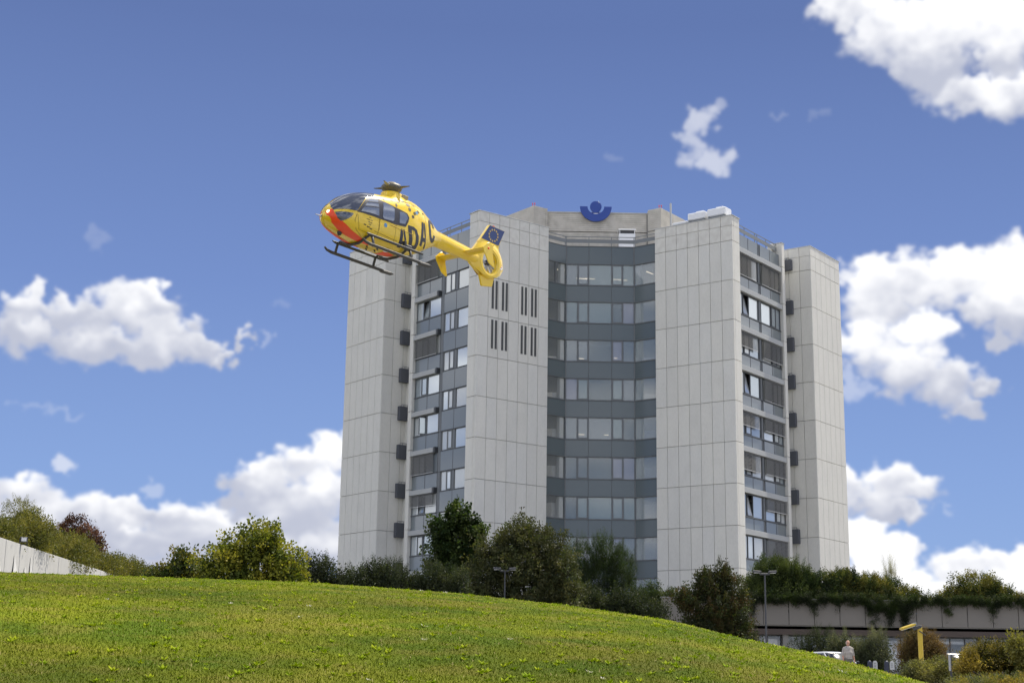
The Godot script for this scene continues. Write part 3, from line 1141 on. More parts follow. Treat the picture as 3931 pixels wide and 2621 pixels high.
				bar(o, "joint_strip", flank(side, fs + 0.02, 6.5, (yt2 + y2) / 2), Vector3(0.05, yt2 - y2 - 0.04, 0.05), M.frame_dark)
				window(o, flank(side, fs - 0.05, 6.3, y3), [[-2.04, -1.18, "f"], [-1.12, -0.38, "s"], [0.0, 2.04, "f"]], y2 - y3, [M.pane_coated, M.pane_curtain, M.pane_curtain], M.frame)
				bar(o, "band_rail", flank(side, fs + 0.03, 6.3, y2 + 0.0), Vector3(4.1, 0.06, 0.1), M.frame_dark)
				bar(o, "band_rail", flank(side, fs + 0.03, 6.3, y3 - 0.0), Vector3(4.1, 0.06, 0.1), M.frame_dark)
		# the concrete fin at the end of the window front
		for r in rows.size():
			if r == 0:
				continue
			var y0 := ky(rows[r][1])
			var y1 := ky(top if r == 1 else rows[r][0])
			part("wall_fin", slab_mesh(0.95, y1 - y0 - 0.04, 0.52, 0.015), o, front(side, 10.955, 12.92, (y0 + y1) / 2), con[rng.randi() % 4])
		bar(o, "coping", front(side, 10.95, 12.92, ky(top) + 0.02), Vector3(1.03, 0.06, 0.6), M.coping)
		bar(o, "parapet_beam", flank(side, 10.5, 12.3, ky(-0.47)), Vector3(0.5, 1.0, 0.4), con[1])
		bar(o, "inner_wall", front(side, 9.7, 14.2, (ky(-0.4) + ky(10.4)) / 2), Vector3(1.6, ky(-0.4) - ky(10.4), 1.9), con[2])
		# balconies in the nook
		for k in range(0, 9):
			var y1 := ky(k - 0.22) if k else ky(-0.34)
			var y0 := ky(k + 0.145) if k else ky(-0.05)
			var bf := MB.new()
			var hgt := y1 - y0
			bf.box(Vector3(0, hgt / 2, 0.16), Vector3(1.3, hgt, 0.05), 0.01)
			bf.box(Vector3(side * 0.63, hgt / 2, -0.01), Vector3(0.05, hgt, 0.29), 0.01)
			bf.box(Vector3(-side * 0.03, 0.05, -0.01), Vector3(1.2, 0.1, 0.28))
			var bal := part("balcony", bf.mesh(), o, front(side, 10.72, 14.80, y0), M.balcony)
			var rl := MB.new()
			rl.tube([Vector3(-side * 0.6, hgt + 0.16, 0.14), Vector3(side * 0.45, hgt + 0.16, 0.14), Vector3(side * 0.47, hgt, 0.14)], [0.025, 0.025, 0.025], 6)
			for x in [-0.2, 0.2]:
				rl.box(Vector3(side * x, hgt + 0.08, 0.14), Vector3(0.03, 0.16, 0.03))
			part("handrail", rl.mesh(M.rail), bal)
		# roof railing above the flank
		var rr := MB.new()
		rr.box(Vector3(0, ky(-0.595), 0), Vector3(8.3, 0.05, 0.06))
		rr.box(Vector3(0, ky(-0.475), 0), Vector3(8.3, 0.34, 0.04))
		for x in [-4.0, -2.1, -0.1, 0.35, 2.1, 4.0]:
			rr.box(Vector3(x, ky(-0.46), -0.05), Vector3(0.05, 0.95, 0.05))
		part("roof_railing", rr.mesh(M.rail), o, flank(side, 10.95, 8.4, 0))
		rr = MB.new()
		rr.box(Vector3(0, ky(-0.595), 0), Vector3(2.5, 0.06, 0.06))
		rr.box(Vector3(0, ky(-0.475), 0), Vector3(2.5, 0.34, 0.04))
		rr.box(Vector3(side * -1.2, ky(-0.46), -0.04), Vector3(0.06, 0.95, 0.06))
		part("roof_railing", rr.mesh(M.rail), o, front(side, 2.56, 3.42, 0))
		# louvre slots in the left tower front
	var ck := MB.new()
	ck.box(Vector3(0, ky(-0.595), vz - 0.06), Vector3(6.2, 0.06, 0.06))
	ck.box(Vector3(0, ky(-0.475), vz - 0.06), Vector3(6.2, 0.34, 0.04))
	for x in [-3.06, -1.02, 1.02, 3.06]:
		ck.box(Vector3(x, ky(-0.46), vz - 0.1), Vector3(0.06, 0.95, 0.06))
	part("roof_railing", ck.mesh(M.rail), o)
	for k in [1, 2]:
		for c in [[9.93, 0], [9.53, 0], [8.83, 0], [8.43, 0], [6.72, 0], [6.32, 0], [5.62, 0], [5.22, 0]]:
			var y1 := ky(k + 0.06)
			var y0 := ky(k + 0.78)
			var lv := MB.new()
			lv.box(Vector3.ZERO, Vector3(0.2, y1 - y0, 0.05))
			var sl := part("louvre", lv.mesh(M.louvre), o, front(-1, c[0], 2.82, (y0 + y1) / 2))
			lv = MB.new()
			for q in 16:
				lv.box(Vector3(0, (q - 7.5) * (y1 - y0) / 16.0, 0.035), Vector3(0.2, 0.03, 0.05), 0.0, Basis(Vector3.RIGHT, 0.5))
			part("louvre_blades", lv.mesh(M.louvre_edge), sl, Transform3D(), null, "stuff")
	# ---- roof house with ribbed cladding
	var rh := MB.new()
	var faces := []
	for side in [-1, 1]:
		faces.append([Vector2(side * 4.85, -6.6), Vector2(side * 5.95, -5.78), 44.22])
		faces.append([Vector2(side * 5.95, -5.78), Vector2(side * 9.5, -10.5), 44.22])
		faces.append([Vector2(side * 4.85, -7.4), Vector2(side * 4.85, -6.6), 44.22])
	faces.append([Vector2(-4.86, -7.0), Vector2(4.86, -7.0), 43.98])
	for f in faces:
		var a: Vector2 = f[0]
		var bb: Vector2 = f[1]
		if bb.x < a.x:
			var sw := a
			a = bb
			bb = sw
		var dir := (bb - a).normalized()
		var bs := Basis(Vector3(dir.x, 0, dir.y), Vector3.UP, Vector3(-dir.y, 0, dir.x))
		var y := 38.9
		while y < f[2] - 0.08:
			var step: float = minf(0.19, f[2] - y)
			var mid := (a + bb) / 2
			if absf(y - 41.95) < 0.08:
				step *= 0.6
			rh.box(Vector3(mid.x, y + step / 2 - YB, mid.y) + bs * Vector3(0, 0, -0.1), Vector3((bb - a).length() - 0.01, step - 0.012, 0.2), 0.006, bs)
			y += 0.19
	part("roof_house_cladding", rh.mesh(M.cladding), o, Transform3D(), null, "stuff")
	var rc := MB.new()
	rc.prism(PackedVector2Array([Vector2(-4.75, 7.2), Vector2(4.75, 7.2), Vector2(4.75, 6.85), Vector2(5.95, 5.98), Vector2(9.3, 10.5), Vector2(7, 14), Vector2(-7, 14), Vector2(-9.3, 10.5), Vector2(-5.95, 5.98), Vector2(-4.75, 6.85)]), 4.9, Transform3D(flat, Vector3(0, 41.4 - YB, 0)))
	part("roof_house", rc.mesh(M.concrete_core), o)
	rc = MB.new()
	rc.box(Vector3(0, 44.0 - YB, -7.1), Vector3(9.6, 0.06, 0.36))
	part("coping", rc.mesh(M.coping), o)
	# emblem: a ball above open arms
	var em := MB.new()
	var arc := PackedVector2Array()
	for k in 25:
		var an := PI + PI * k / 24.0
		arc.append(Vector2(cos(an) * 1.5, sin(an) * 1.47))
	for k in 25:
		var an := TAU - PI * k / 24.0
		arc.append(Vector2(cos(an) * 0.79, sin(an) * 0.74))
	em.prism(arc, 0.22, Transform3D(), 0.012)
	var ey := 44.50 - YB
	var eo := part("emblem", em.mesh(M.blue_sign), o, Transform3D(Basis(), Vector3(-0.08, ey, -6.72)))
	em = MB.new()
	var ball := PackedVector2Array()
	for k in 33:
		var an := -PI / 2 + 0.42 + (TAU - 0.84) * k / 32.0
		ball.append(Vector2(cos(an) * 0.55, sin(an) * 0.55))
	ball.append(Vector2(-0.34, -0.62))
	ball.append(Vector2(0.34, -0.62))
	em.prism(ball, 0.22, Transform3D(), 0.012)
	part("emblem_ball", em.mesh(M.blue_sign), eo, Transform3D(Basis(), Vector3(0, -0.02, 0)))
	em = MB.new()
	em.box(Vector3(0, -0.70, 0.0), Vector3(0.46, 0.07, 0.16))
	part("emblem_bracket", em.mesh(M.white_metal), eo)
	# vent stack in front of the roof house
	var vs := MB.new()
	vs.box(Vector3(0, 0.8, 0), Vector3(1.5, 1.6, 1.0), 0.02)
	var st := part("vent_stack", vs.mesh(M.white_metal), o, Transform3D(Basis(), Vector3(2.72, 39.75 - YB, -5.4)))
	vs = MB.new()
	vs.box(Vector3(0, 1.76, 0), Vector3(1.4, 0.3, 0.9))
	part("vent_opening", vs.mesh(M.dark_metal), st)
	vs = MB.new()
	for x in [-0.68, 0.68]:
		vs.box(Vector3(x, 1.77, 0.47), Vector3(0.05, 0.3, 0.05))
	vs.box(Vector3(0, 1.98, 0), Vector3(1.62, 0.12, 1.12), 0.02)
	part("vent_cap", vs.mesh(M.white_metal), st)
	# roof units on the right tower
	for u in [[9.9, 1.8, 0.70], [7.93, 1.76, 0.66]]:
		var q := MB.new()
		q.box(Vector3(0, u[2] / 2, 0), Vector3(u[1], u[2], 1.22), 0.07)
		var un := part("roof_unit", q.mesh(M.white_metal), o, front(1, u[0], 3.62, ky(top) + 0.28))
		q = MB.new()
		q.box(Vector3(0.25, u[2] + 0.06, 0.1), Vector3(0.72, 0.12, 0.7), 0.03)
		part("unit_cap", q.mesh(M.white_metal), un)
		q = MB.new()
		for x in [-0.7, 0.7]:
			q.box(Vector3(x, -0.11, 0), Vector3(0.12, 0.22, 1.3))
		q.box(Vector3(0, -0.05, 0.5), Vector3(u[1] - 0.1, 0.08, 0.08))
		part("unit_foot", q.mesh(M.rail), un)
	var fl := MB.new()
	fl.box(Vector3(0, 0.24, 0), Vector3(1.5, 0.16, 1.0), 0.03)
	fl.box(Vector3(0, 0.1, 0), Vector3(1.3, 0.14, 0.8))
	fl.box(Vector3(0.85, 0.16, -0.1), Vector3(0.3, 0.1, 0.5), 0.02, Basis(Vector3(0, 0, 1), -0.5))
	part("roof_duct", fl.mesh(M.white_metal), o, front(1, 6.2, 3.6, ky(top) + 0.06))
	# antenna pole and obstruction lamps
	var ap := MB.new()
	ap.tube([Vector3(0, 0, 0), Vector3(0, 5.6, 0)], [0.09, 0.09], 8)
	part("antenna_pole", ap.mesh(M.coping), o, Transform3D(Basis(), Vector3(6.95, 39.2 - YB, -6.2)))
	for side in [-1, 1]:
		for dx in [0.0, 0.2]:
			var rl := MB.new()
			rl.lathe([[0.0, 0.0], [0.03, 0.0], [0.025, 0.16], [0.055, 0.17], [0.055, 0.2], [0.05, 0.27], [0.0, 0.30]], 8)
			part("obstruction_lamp", rl.mesh(M.red_lamp), o, Transform3D(Basis(), Vector3(side * 5.95 + dx - 0.12, 44.22 - YB, -5.95 + dx * 0.3)))

# ---------------------------------------------------------------- low building, walls
func _low_building() -> void:
	var rng := RandomNumberGenerator.new()
	rng.seed = SEED + 2
	var z := -112.0
	var o := thing("low_building", "long low concrete building with planted roof and dark ground-floor windows", "building", Vector3(26, YB, z))
	var con := [M.podium_panel, M.podium_panel, M.podium_panel]
	var x0 := 11.6
	var pw := 1.893
	var panels := 24
	# everything is measured from the building's base point
	var b := MB.new()
	b.box(Vector3(x0 + 23.0 - 26, 5.25 - YB, -6.0), Vector3(46.5, 1.2, 11.8))
	part("roof_slab", b.mesh(M.concrete_core), o)
	for k in panels:
		part("wall_panel", slab_mesh(pw - 0.05, 1.86, 0.16, 0.015), o, Transform3D(Basis(), Vector3(x0 + pw * (k + 0.5) - 0.25 - 26, 5.86 - YB, -0.08)), con[rng.randi() % 3])
	b = MB.new()
	b.box(Vector3(x0 + 22.7 - 26, 6.83 - YB, -0.1), Vector3(46.0, 0.08, 0.34), 0.01)
	part("coping", b.mesh(M.concrete_core), o)
	b = MB.new()
	b.box(Vector3(x0 + 22.7 - 26, 4.55 - YB, -0.35), Vector3(46.0, 0.62, 0.5))
	part("lintel_beam", b.mesh(mat("brown_beam", lin(0.075, 0.055, 0.045), 0.7)), o)
	b = MB.new()
	b.box(Vector3(x0 + 22.7 - 26, 2.4 - YB, -5.2), Vector3(46.0, 4.4, 0.3))
	part("back_wall", b.mesh(M.room_wall), o)
	for k in 13:
		var cx := 20.6 - 26 + (k - 2) * 3.67
		bar(o, "pillar", Transform3D(Basis(), Vector3(cx, 2.2 - YB, -0.5)), Vector3(0.42, 4.2, 0.42), M.concrete_core, 0.02)
		window(o, Transform3D(Basis(), Vector3(cx + 1.84, 0.0, -0.9)), [[-1.6, -0.55, "f"], [-0.5, 0.55, "f"], [0.6, 1.6, "f"]], 3.6, M.pane_clear, M.frame_dark)
	# white blinds and panels behind a few panes
	for p in [[19.6, 1.0, 1.9], [23.3, 1.1, 1.2], [17.5, 1.5, 1.4], [24.3, 0.3, 0.9], [28.7, 1.3, 3.0], [33.0, 2.0, 0.2]]:
		bar(o, "window_blind", Transform3D(Basis(), Vector3(p[0] - 26, 3.95 - p[2] / 2 - YB, -1.0)), Vector3(p[1], p[2], 0.02), M.white_metal, 0.0)
	for j in [[15, 12.37]]:
		pass

func _retaining_wall() -> void:
	var o := thing("retaining_wall", "pale grey panelled retaining wall with torn hanging sheets below the bushes", "wall", Vector3(-18.8, 1.8, -60))
	var rng := RandomNumberGenerator.new()
	rng.seed = SEED + 3
	var p0 := Vector3(-18.35, 0, -45.0)
	var dir := Vector3(-0.030, 0, -1).normalized()
	var nn := Vector3(1, 0, -0.030).normalized()
	var bs := Basis(Vector3(dir.x, 0, dir.z), Vector3.UP, dir.cross(Vector3.UP))
	var pale := mat("wall_pale", lin(0.50, 0.50, 0.49), 0.85)
	pale.albedo_texture = M.concrete_0.albedo_texture
	pale.uv1_triplanar = true
	pale.uv1_world_triplanar = true
	pale.uv1_scale = Vector3(0.3, 0.05, 0.3)
	var h := 3.35
	var b := MB.new()
	var pw := 1.86
	for k in 16:
		var c := p0 + dir * (pw * (k + 0.5) - 0.55) - o.position
		part("wall_panel", slab_mesh(pw - 0.05, h, 0.18, 0.012), o, Transform3D(bs, Vector3(c.x, h / 2, c.z) - nn * 0.09), pale)
	b.box(p0 + dir * 14.5 - o.position - nn * 0.33 + Vector3(0, 1.8 + h / 2 - 0.05, 0), Vector3(30, h - 0.1, 0.2), 0.0, bs)
	part("wall_core", b.mesh(M.concrete_core), o)
	# sheets of the wall's white skin that hang away in folds
	for s in [[10.0, 1.0, 1.15, 0.62, 0.26], [11.75, 0.45, 1.35, 0.48, 0.24], [10.9, 1.6, 1.5, 0.34, 0.20], [11.9, 1.9, 1.2, 0.22, 0.12], [13.2, 0.8, 1.25, 0.6, 0.28], [13.9, 0.35, 1.8, 0.42, 0.30], [13.4, 1.95, 1.2, 0.5, 0.16], [19.2, 0.9, 1.7, 0.5, 0.26], [19.6, 1.5, 1.5, 0.5, 0.2], [26.6, 1.3, 1.6, 0.3, 0.16]]:
		var q := MB.new()
		var rows := []
		for i in 13:
			var v := i / 12.0
			var row := PackedVector3Array()
			for j in 11:
				var u := j / 5.0 - 1.0
				var wide: float = s[3] * (0.06 + 0.94 * pow(v, 0.85))
				var bulge: float = s[4] * v * v * (0.55 + 0.45 * cos(u * 2.6)) + 0.05 * sin(u * 6.0 + v * 3.0) * v
				row.append(Vector3(u * wide + 0.12 * sin(v * 3.0), -v * s[2] * (1.0 - 0.12 * absf(u)), bulge + 0.02))
			rows.append(row)
		q.grid(rows, false, 1)
		var c: Vector3 = p0 + dir * s[0] - o.position
		part("torn_sheet", q.mesh(M.sheet), o, Transform3D(bs, Vector3(c.x, h - s[1], c.z)))
	# planted bank behind the wall
	var bank := []
	for i in 34:
		var row := PackedVector3Array()
		var zz := -36.0 - i * 3.0
		var rise := smoothstep(-37.0, -45.5, zz)
		for j in 16:
			var back := pow(j / 15.0, 1.6) * 45.0
			var edge := -18.62 - 0.032 * (-44.0 - zz)
			row.append(Vector3(edge - back + (1.0 - rise) * 1.5, lerpf(0.6, 4.95, rise) + back * 0.045 * rise + 0.2 * n_t.get_noise_2d(back * 3.0, zz * 3.0) * minf(back, 1.0), zz))
		bank.append(row)
	b = MB.new()
	b.grid(bank, false, 1)
	if b.n[40].y < 0:
		b = MB.new()
		b.grid(bank, false, -1)
	structure("embankment", b.mesh(M.bank_soil))

# ---------------------------------------------------------------- plants
func leaf_cluster(seed_: int, leaves: int, radius: float, length: float, width: float, up := 0.3) -> ArrayMesh:
	var rng := RandomNumberGenerator.new()
	rng.seed = seed_
	var b := MB.new()
	for k in leaves:
		var d := Vector3(rng.randf_range(-1, 1), rng.randf_range(-1, 1), rng.randf_range(-1, 1)).normalized()
		var root := d * radius * pow(rng.randf(), 0.5)
		var ax := (d + Vector3(rng.randf_range(-0.6, 0.6), rng.randf_range(-0.6, 0.6) + up, rng.randf_range(-0.6, 0.6))).normalized()
		var side := ax.cross(Vector3(rng.randf_range(-1, 1), rng.randf_range(0.2, 1), rng.randf_range(-1, 1))).normalized()
		var nn := side.cross(ax)
		var l := length * rng.randf_range(0.7, 1.2)
		var w := width * rng.randf_range(0.8, 1.15) * 0.5
		var tip := root + ax * l - nn * l * 0.12
		var m := root + ax * l * 0.45
		var i0 := b.v.size()
		var p1 := m + side * w + nn * w * 0.3
		var p2 := m - side * w + nn * w * 0.3
		var n1 := (p1 - root).cross(tip - root).normalized()
		var n2 := (tip - root).cross(p2 - root).normalized()
		var nm := (n1 + n2).normalized()
		b.vert(root, nm)
		b.vert(p1, n1)
		b.vert(tip, nm)
		b.vert(p2, n2)
		b.ix.append_array([i0, i0 + 2, i0 + 1, i0, i0 + 3, i0 + 2])
	return b.mesh(M.leaf)

# lobes: [x, y, z, rx, ry, rz] from the plant's base. opts: gap, shoots, shoot, size, flat, stems, droop
func plant(called: String, label: String, category: String, group: String, at: Vector3, lobes: Array, mesh: Mesh, count: int, cols: Array, seed_: int, opts := {}) -> Node3D:
	var rng := RandomNumberGenerator.new()
	rng.seed = seed_
	var o := thing(called, label, category, at, 0.0, group)
	var nz := FastNoiseLite.new()
	nz.seed = seed_
	nz.frequency = opts.get("freq", 0.55)
	nz.fractal_octaves = 3
	# trunk, limbs and twigs
	var stems: int = opts.get("stems", 1)
	var r0: float = opts.get("trunk", 0.09)
	var b := MB.new()
	for s in stems:
		var foot := Vector3(0, -0.3, 0) if stems == 1 else Vector3(lobes[s % lobes.size()][0], -0.3, lobes[s % lobes.size()][2])
		var fork := foot + Vector3(rng.randf_range(-0.15, 0.15), 0.3 + float(opts.get("fork", 0.8)), rng.randf_range(-0.15, 0.15))
		if stems == 1:
			b.tube([foot, foot.lerp(fork, 0.5) + Vector3(0.04, 0, 0.02), fork], [r0 * 1.25, r0, r0 * 0.85], 7)
		for l in lobes:
			if stems > 1 and l != lobes[s % lobes.size()]:
				continue
			var c := Vector3(l[0], l[1], l[2])
			var mid := fork.lerp(c, 0.5) + Vector3(rng.randf_range(-0.2, 0.2), rng.randf_range(0, 0.25), rng.randf_range(-0.2, 0.2))
			b.tube([fork, mid, c], [r0 * 0.7, r0 * 0.5, r0 * 0.3], 5)
			for k in int(opts.get("twigs", 5)):
				var d := Vector3(rng.randf_range(-1, 1), rng.randf_range(-0.5, 1), rng.randf_range(-1, 1)).normalized()
				var e := c + Vector3(d.x * l[3], d.y * l[4], d.z * l[5]) * 0.9
				b.tube([c, c.lerp(e, 0.5) + Vector3(0, 0.06, 0), e], [r0 * 0.28, r0 * 0.17, r0 * 0.06], 4)
	part(opts.get("wood", "trunk"), b.mesh(M.bark), o)
	# leaves
	var vol := []
	var total := 0.0
	for l in lobes:
		total += pow(l[3] * l[4] * l[5], 0.72)
		vol.append(total)
	var where: Array[Transform3D] = []
	var tint := PackedColorArray()
	var gap: float = opts.get("gap", -0.06)
	var size: float = opts.get("size", 1.0)
	var rough: float = opts.get("rough", 0.42)
	var floor_y: float = opts.get("floor", -0.1)
	var tries := 0
	while where.size() < count and tries < count * 6:
		tries += 1
		var pick := rng.randf() * total
		var li := 0
		while vol[li] < pick:
			li += 1
		var l: Array = lobes[li]
		var d := Vector3(rng.randfn(), rng.randfn(), rng.randfn()).normalized()
		var rr := pow(rng.randf(), float(opts.get("shell", 0.36)))
		var p := Vector3(l[0], l[1], l[2]) + Vector3(d.x * l[3], d.y * l[4], d.z * l[5]) * rr * (1.0 + rough * nz.get_noise_3d(d.x * 2.4 + li * 9.0, d.y * 2.4, d.z * 2.4) * 2.0)
		if p.y < floor_y:
			continue
		if nz.get_noise_3dv(p * 2.2 + Vector3(50, 0, 0)) < gap:
			continue
		var s := size * rng.randf_range(0.65, 1.25)
		var bs := Basis(Vector3.UP, rng.randf() * TAU) * Basis(Vector3.RIGHT, rng.randf_range(-0.7, 0.7))
		where.append(Transform3D(bs.scaled(Vector3(s, s, s)), p))
		tint.append(_leaf_tint(cols, nz, p, rng))
	# upright or drooping shoots
	for k in int(opts.get("shoots", 0)):
		var pick := rng.randf() * total
		var li := 0
		while vol[li] < pick:
			li += 1
		var l: Array = lobes[li]
		var d := Vector3(rng.randfn(), absf(rng.randfn()) + 0.25, rng.randfn() + 0.3).normalized()
		var p := Vector3(l[0], l[1], l[2]) + Vector3(d.x * l[3], d.y * l[4], d.z * l[5]) * 0.95
		var dir := (d * 0.7 + Vector3(rng.randfn() * 0.25, float(opts.get("rise", 0.9)), rng.randfn() * 0.25)).normalized()
		var ln: float = opts.get("shoot", 0.5) * rng.randf_range(0.4, 1.25)
		var c := _leaf_tint(cols, nz, p, rng)
		var st := int(ln / 0.09) + 2
		for j in st:
			var t := float(j) / st
			var q := p + dir * ln * t + Vector3(0, -float(opts.get("droop", 0.0)) * t * t * ln, 0)
			var s := size * lerpf(0.75, 0.3, t)
			where.append(Transform3D(Basis(Vector3.UP, rng.randf() * TAU).scaled(Vector3(s, s, s)), q))
			tint.append(c)
	part(opts.get("crown", "crown"), _baked(mesh, where, tint), o)
	return o

var index_runs := {}
func _baked(mesh: Mesh, where: Array[Transform3D], tint: PackedColorArray) -> ArrayMesh:   # all leaves of one crown in one mesh
	var src := mesh.surface_get_arrays(0)
	var sv: PackedVector3Array = src[Mesh.ARRAY_VERTEX]
	var sn: PackedVector3Array = src[Mesh.ARRAY_NORMAL]
	var si: PackedInt32Array = src[Mesh.ARRAY_INDEX]
	if not index_runs.has(mesh):
		index_runs[mesh] = PackedInt32Array()
	var run: PackedInt32Array = index_runs[mesh]
	var have := run.size() / si.size()
	while have < where.size():
		for k in si.size():
			run.append(si[k] + have * sv.size())
		have += 1
	index_runs[mesh] = run
	var v := PackedVector3Array()
	var n := PackedVector3Array()
	var c := PackedColorArray()
	var cc := PackedColorArray()
	cc.resize(sv.size())
	for i in where.size():
		v.append_array(where[i] * sv)
		n.append_array(Transform3D(where[i].basis.orthonormalized(), Vector3.ZERO) * sn)
		cc.fill(tint[i])
		c.append_array(cc)
	var a := []
	a.resize(Mesh.ARRAY_MAX)
	a[Mesh.ARRAY_VERTEX] = v
	a[Mesh.ARRAY_NORMAL] = n
	a[Mesh.ARRAY_COLOR] = c
	a[Mesh.ARRAY_INDEX] = run.slice(0, where.size() * si.size())
	var r := ArrayMesh.new()
	r.add_surface_from_arrays(Mesh.PRIMITIVE_TRIANGLES, a)
	r.surface_set_material(0, M.leaf)
	return r

func _leaf_tint(cols: Array, nz: FastNoiseLite, p: Vector3, rng: RandomNumberGenerator) -> Color:
	var t := clampf(0.5 + 1.3 * nz.get_noise_3dv(p * 1.6 + Vector3(0, 30, 0)) + rng.randf_range(-0.3, 0.3), 0.0, 0.999) * (cols.size() - 1)
	var i := int(t)
	var c: Vector3 = cols[i].lerp(cols[i + 1], t - i)
	c *= rng.randf_range(0.7, 1.3)
	return Color(c.x, c.y, c.z)

func _plants() -> void:
	var maple := leaf_cluster(101, 9, 0.20, 0.17, 0.16)
	var broad := leaf_cluster(102, 12, 0.22, 0.13, 0.10)
	var small := leaf_cluster(103, 14, 0.21, 0.105, 0.06)
	var tiny := leaf_cluster(104, 16, 0.17, 0.07, 0.036)
	var narrow := leaf_cluster(105, 13, 0.20, 0.15, 0.03, 0.9)
	var gold := [Vector3(0.070, 0.095, 0.018), Vector3(0.135, 0.160, 0.026), Vector3(0.215, 0.230, 0.035), Vector3(0.38, 0.345, 0.045)]
	var dark := [Vector3(0.026, 0.036, 0.020), Vector3(0.044, 0.058, 0.028), Vector3(0.070, 0.082, 0.038)]
	var deep := [Vector3(0.022, 0.042, 0.014), Vector3(0.046, 0.076, 0.022), Vector3(0.088, 0.115, 0.036)]
	var brown := [Vector3(0.042, 0.052, 0.022), Vector3(0.070, 0.078, 0.032), Vector3(0.105, 0.100, 0.040), Vector3(0.085, 0.105, 0.040)]
	var green := [Vector3(0.032, 0.053, 0.017), Vector3(0.061, 0.087, 0.025), Vector3(0.109, 0.135, 0.036)]
	var olive := [Vector3(0.081, 0.094, 0.025), Vector3(0.152, 0.152, 0.036), Vector3(0.244, 0.214, 0.049)]
	var pale := [Vector3(0.120, 0.126, 0.036), Vector3(0.204, 0.198, 0.060), Vector3(0.312, 0.288, 0.108)]
	var plum := [Vector3(0.065, 0.035, 0.030), Vector3(0.13, 0.065, 0.052), Vector3(0.20, 0.10, 0.08)]
	var silver := [Vector3(0.042, 0.054, 0.026), Vector3(0.102, 0.114, 0.066), Vector3(0.216, 0.216, 0.144)]
	var rust := [Vector3(0.065, 0.055, 0.019), Vector3(0.130, 0.091, 0.036), Vector3(0.208, 0.130, 0.058)]
	var amber := [Vector3(0.044, 0.048, 0.013), Vector3(0.138, 0.119, 0.027), Vector3(0.275, 0.206, 0.044), Vector3(0.375, 0.275, 0.056)]
	# -- on the mound's far side, left of the tower
	plant("maple_tree", "golden-green maple with gaps of sky, standing alone left of the tower", "tree", "", Vector3(-11.1, 2.6, -64), [[0.55, 3.15, 0, 1.0, 1.0, 1.0], [-0.55, 2.6, 0.2, 1.15, 0.95, 1.0], [-1.35, 1.75, -0.1, 1.0, 1.1, 1.0], [1.55, 2.35, 0.1, 0.9, 0.85, 0.9], [2.1, 1.35, 0.2, 0.75, 0.8, 0.8], [0.3, 1.6, 0.3, 1.4, 0.7, 1.0], [-1.5, 0.9, 0.2, 1.1, 0.8, 0.9], [0.5, 0.6, 0.3, 1.6, 0.55, 0.9], [2.3, 0.7, 0.0, 0.6, 0.5, 0.6]], leaf_cluster(106, 11, 0.20, 0.13, 0.115), 3300, gold, 201, {"gap": 0.06, "rough": 0.5, "freq": 0.8, "trunk": 0.11, "fork": 0.5, "twigs": 6})
	plant("shrub", "low dark green shrub with a few yellow leaves, left of the golden maple", "shrub", "", Vector3(-14.3, 2.6, -66), [[-0.9, 1.6, 0, 0.85, 0.9, 0.8], [0.0, 2.2, 0, 0.75, 1.0, 0.8], [0.7, 1.6, 0.2, 0.8, 1.0, 0.8], [-0.3, 1.0, 0.2, 1.3, 0.9, 0.9]], broad, 1500, [green[0], green[1], olive[1], Vector3(0.20, 0.16, 0.015)], 202, {"stems": 3, "trunk": 0.05})
	# -- bank above the retaining wall
	plant("birch_sapling", "airy pale yellow-green young tree at the left edge above the wall", "tree", "", Vector3(-23.6, 5.1, -72), [[0, 2.6, 0, 0.8, 0.8, 0.8], [0.5, 2.1, 0.1, 0.7, 0.55, 0.7], [-0.6, 1.9, 0, 0.8, 0.7, 0.7], [0.2, 1.3, 0, 0.9, 0.6, 0.8]], narrow, 520, pale, 203, {"gap": 0.03, "trunk": 0.05, "fork": 0.6, "shoots": 40, "shoot": 0.5, "rise": 0.4})
	plant("shrub", "dense mid-green shrub below the airy sapling at the left edge", "shrub", "", Vector3(-21.8, 5.0, -67), [[-1.1, 0.9, 0, 1.0, 1.0, 0.9], [0.0, 1.05, 0, 1.0, 1.0, 0.9], [0.9, 0.7, 0.1, 0.8, 0.8, 0.8]], broad, 1700, [green[0], green[1], olive[1], olive[2]], 204, {"stems": 3, "trunk": 0.05})
	plant("plum_tree", "dark red-leaved plum tree rising behind the hedge on the left", "tree", "", Vector3(-26.2, 5.3, -90), [[-0.9, 3.0, 0, 0.95, 0.75, 0.9], [0.1, 3.5, 0, 0.9, 0.85, 0.9], [0.9, 2.9, 0, 0.9, 0.8, 0.9], [1.3, 2.2, 0, 0.6, 0.6, 0.7], [0.1, 2.3, 0.1, 1.3, 0.7, 0.9]], broad, 900, plum, 205, {"gap": 0.04, "trunk": 0.06, "fork": 1.2, "shoots": 70, "shoot": 0.45})
	var hl := []
	for k in 12:
		var zz := -57.0 - k * 3.1
		hl.append([-0.10 * k - 0.35 + (0.25 if k % 2 else -0.2), 0.5 + 0.2 * sin(k * 2.1), zz + 74.0, 0.75, 0.62 + 0.28 * absf(sin(k * 1.3)), 1.9])
	plant("hedge", "long olive-green hedge trailing over the top of the retaining wall", "hedge", "", Vector3(-19.0, 5.0, -74), hl, small, 5200, olive, 206, {"stems": 12, "trunk": 0.04, "shoots": 160, "shoot": 0.5, "rise": 0.25, "droop": 0.7, "floor": -0.9})
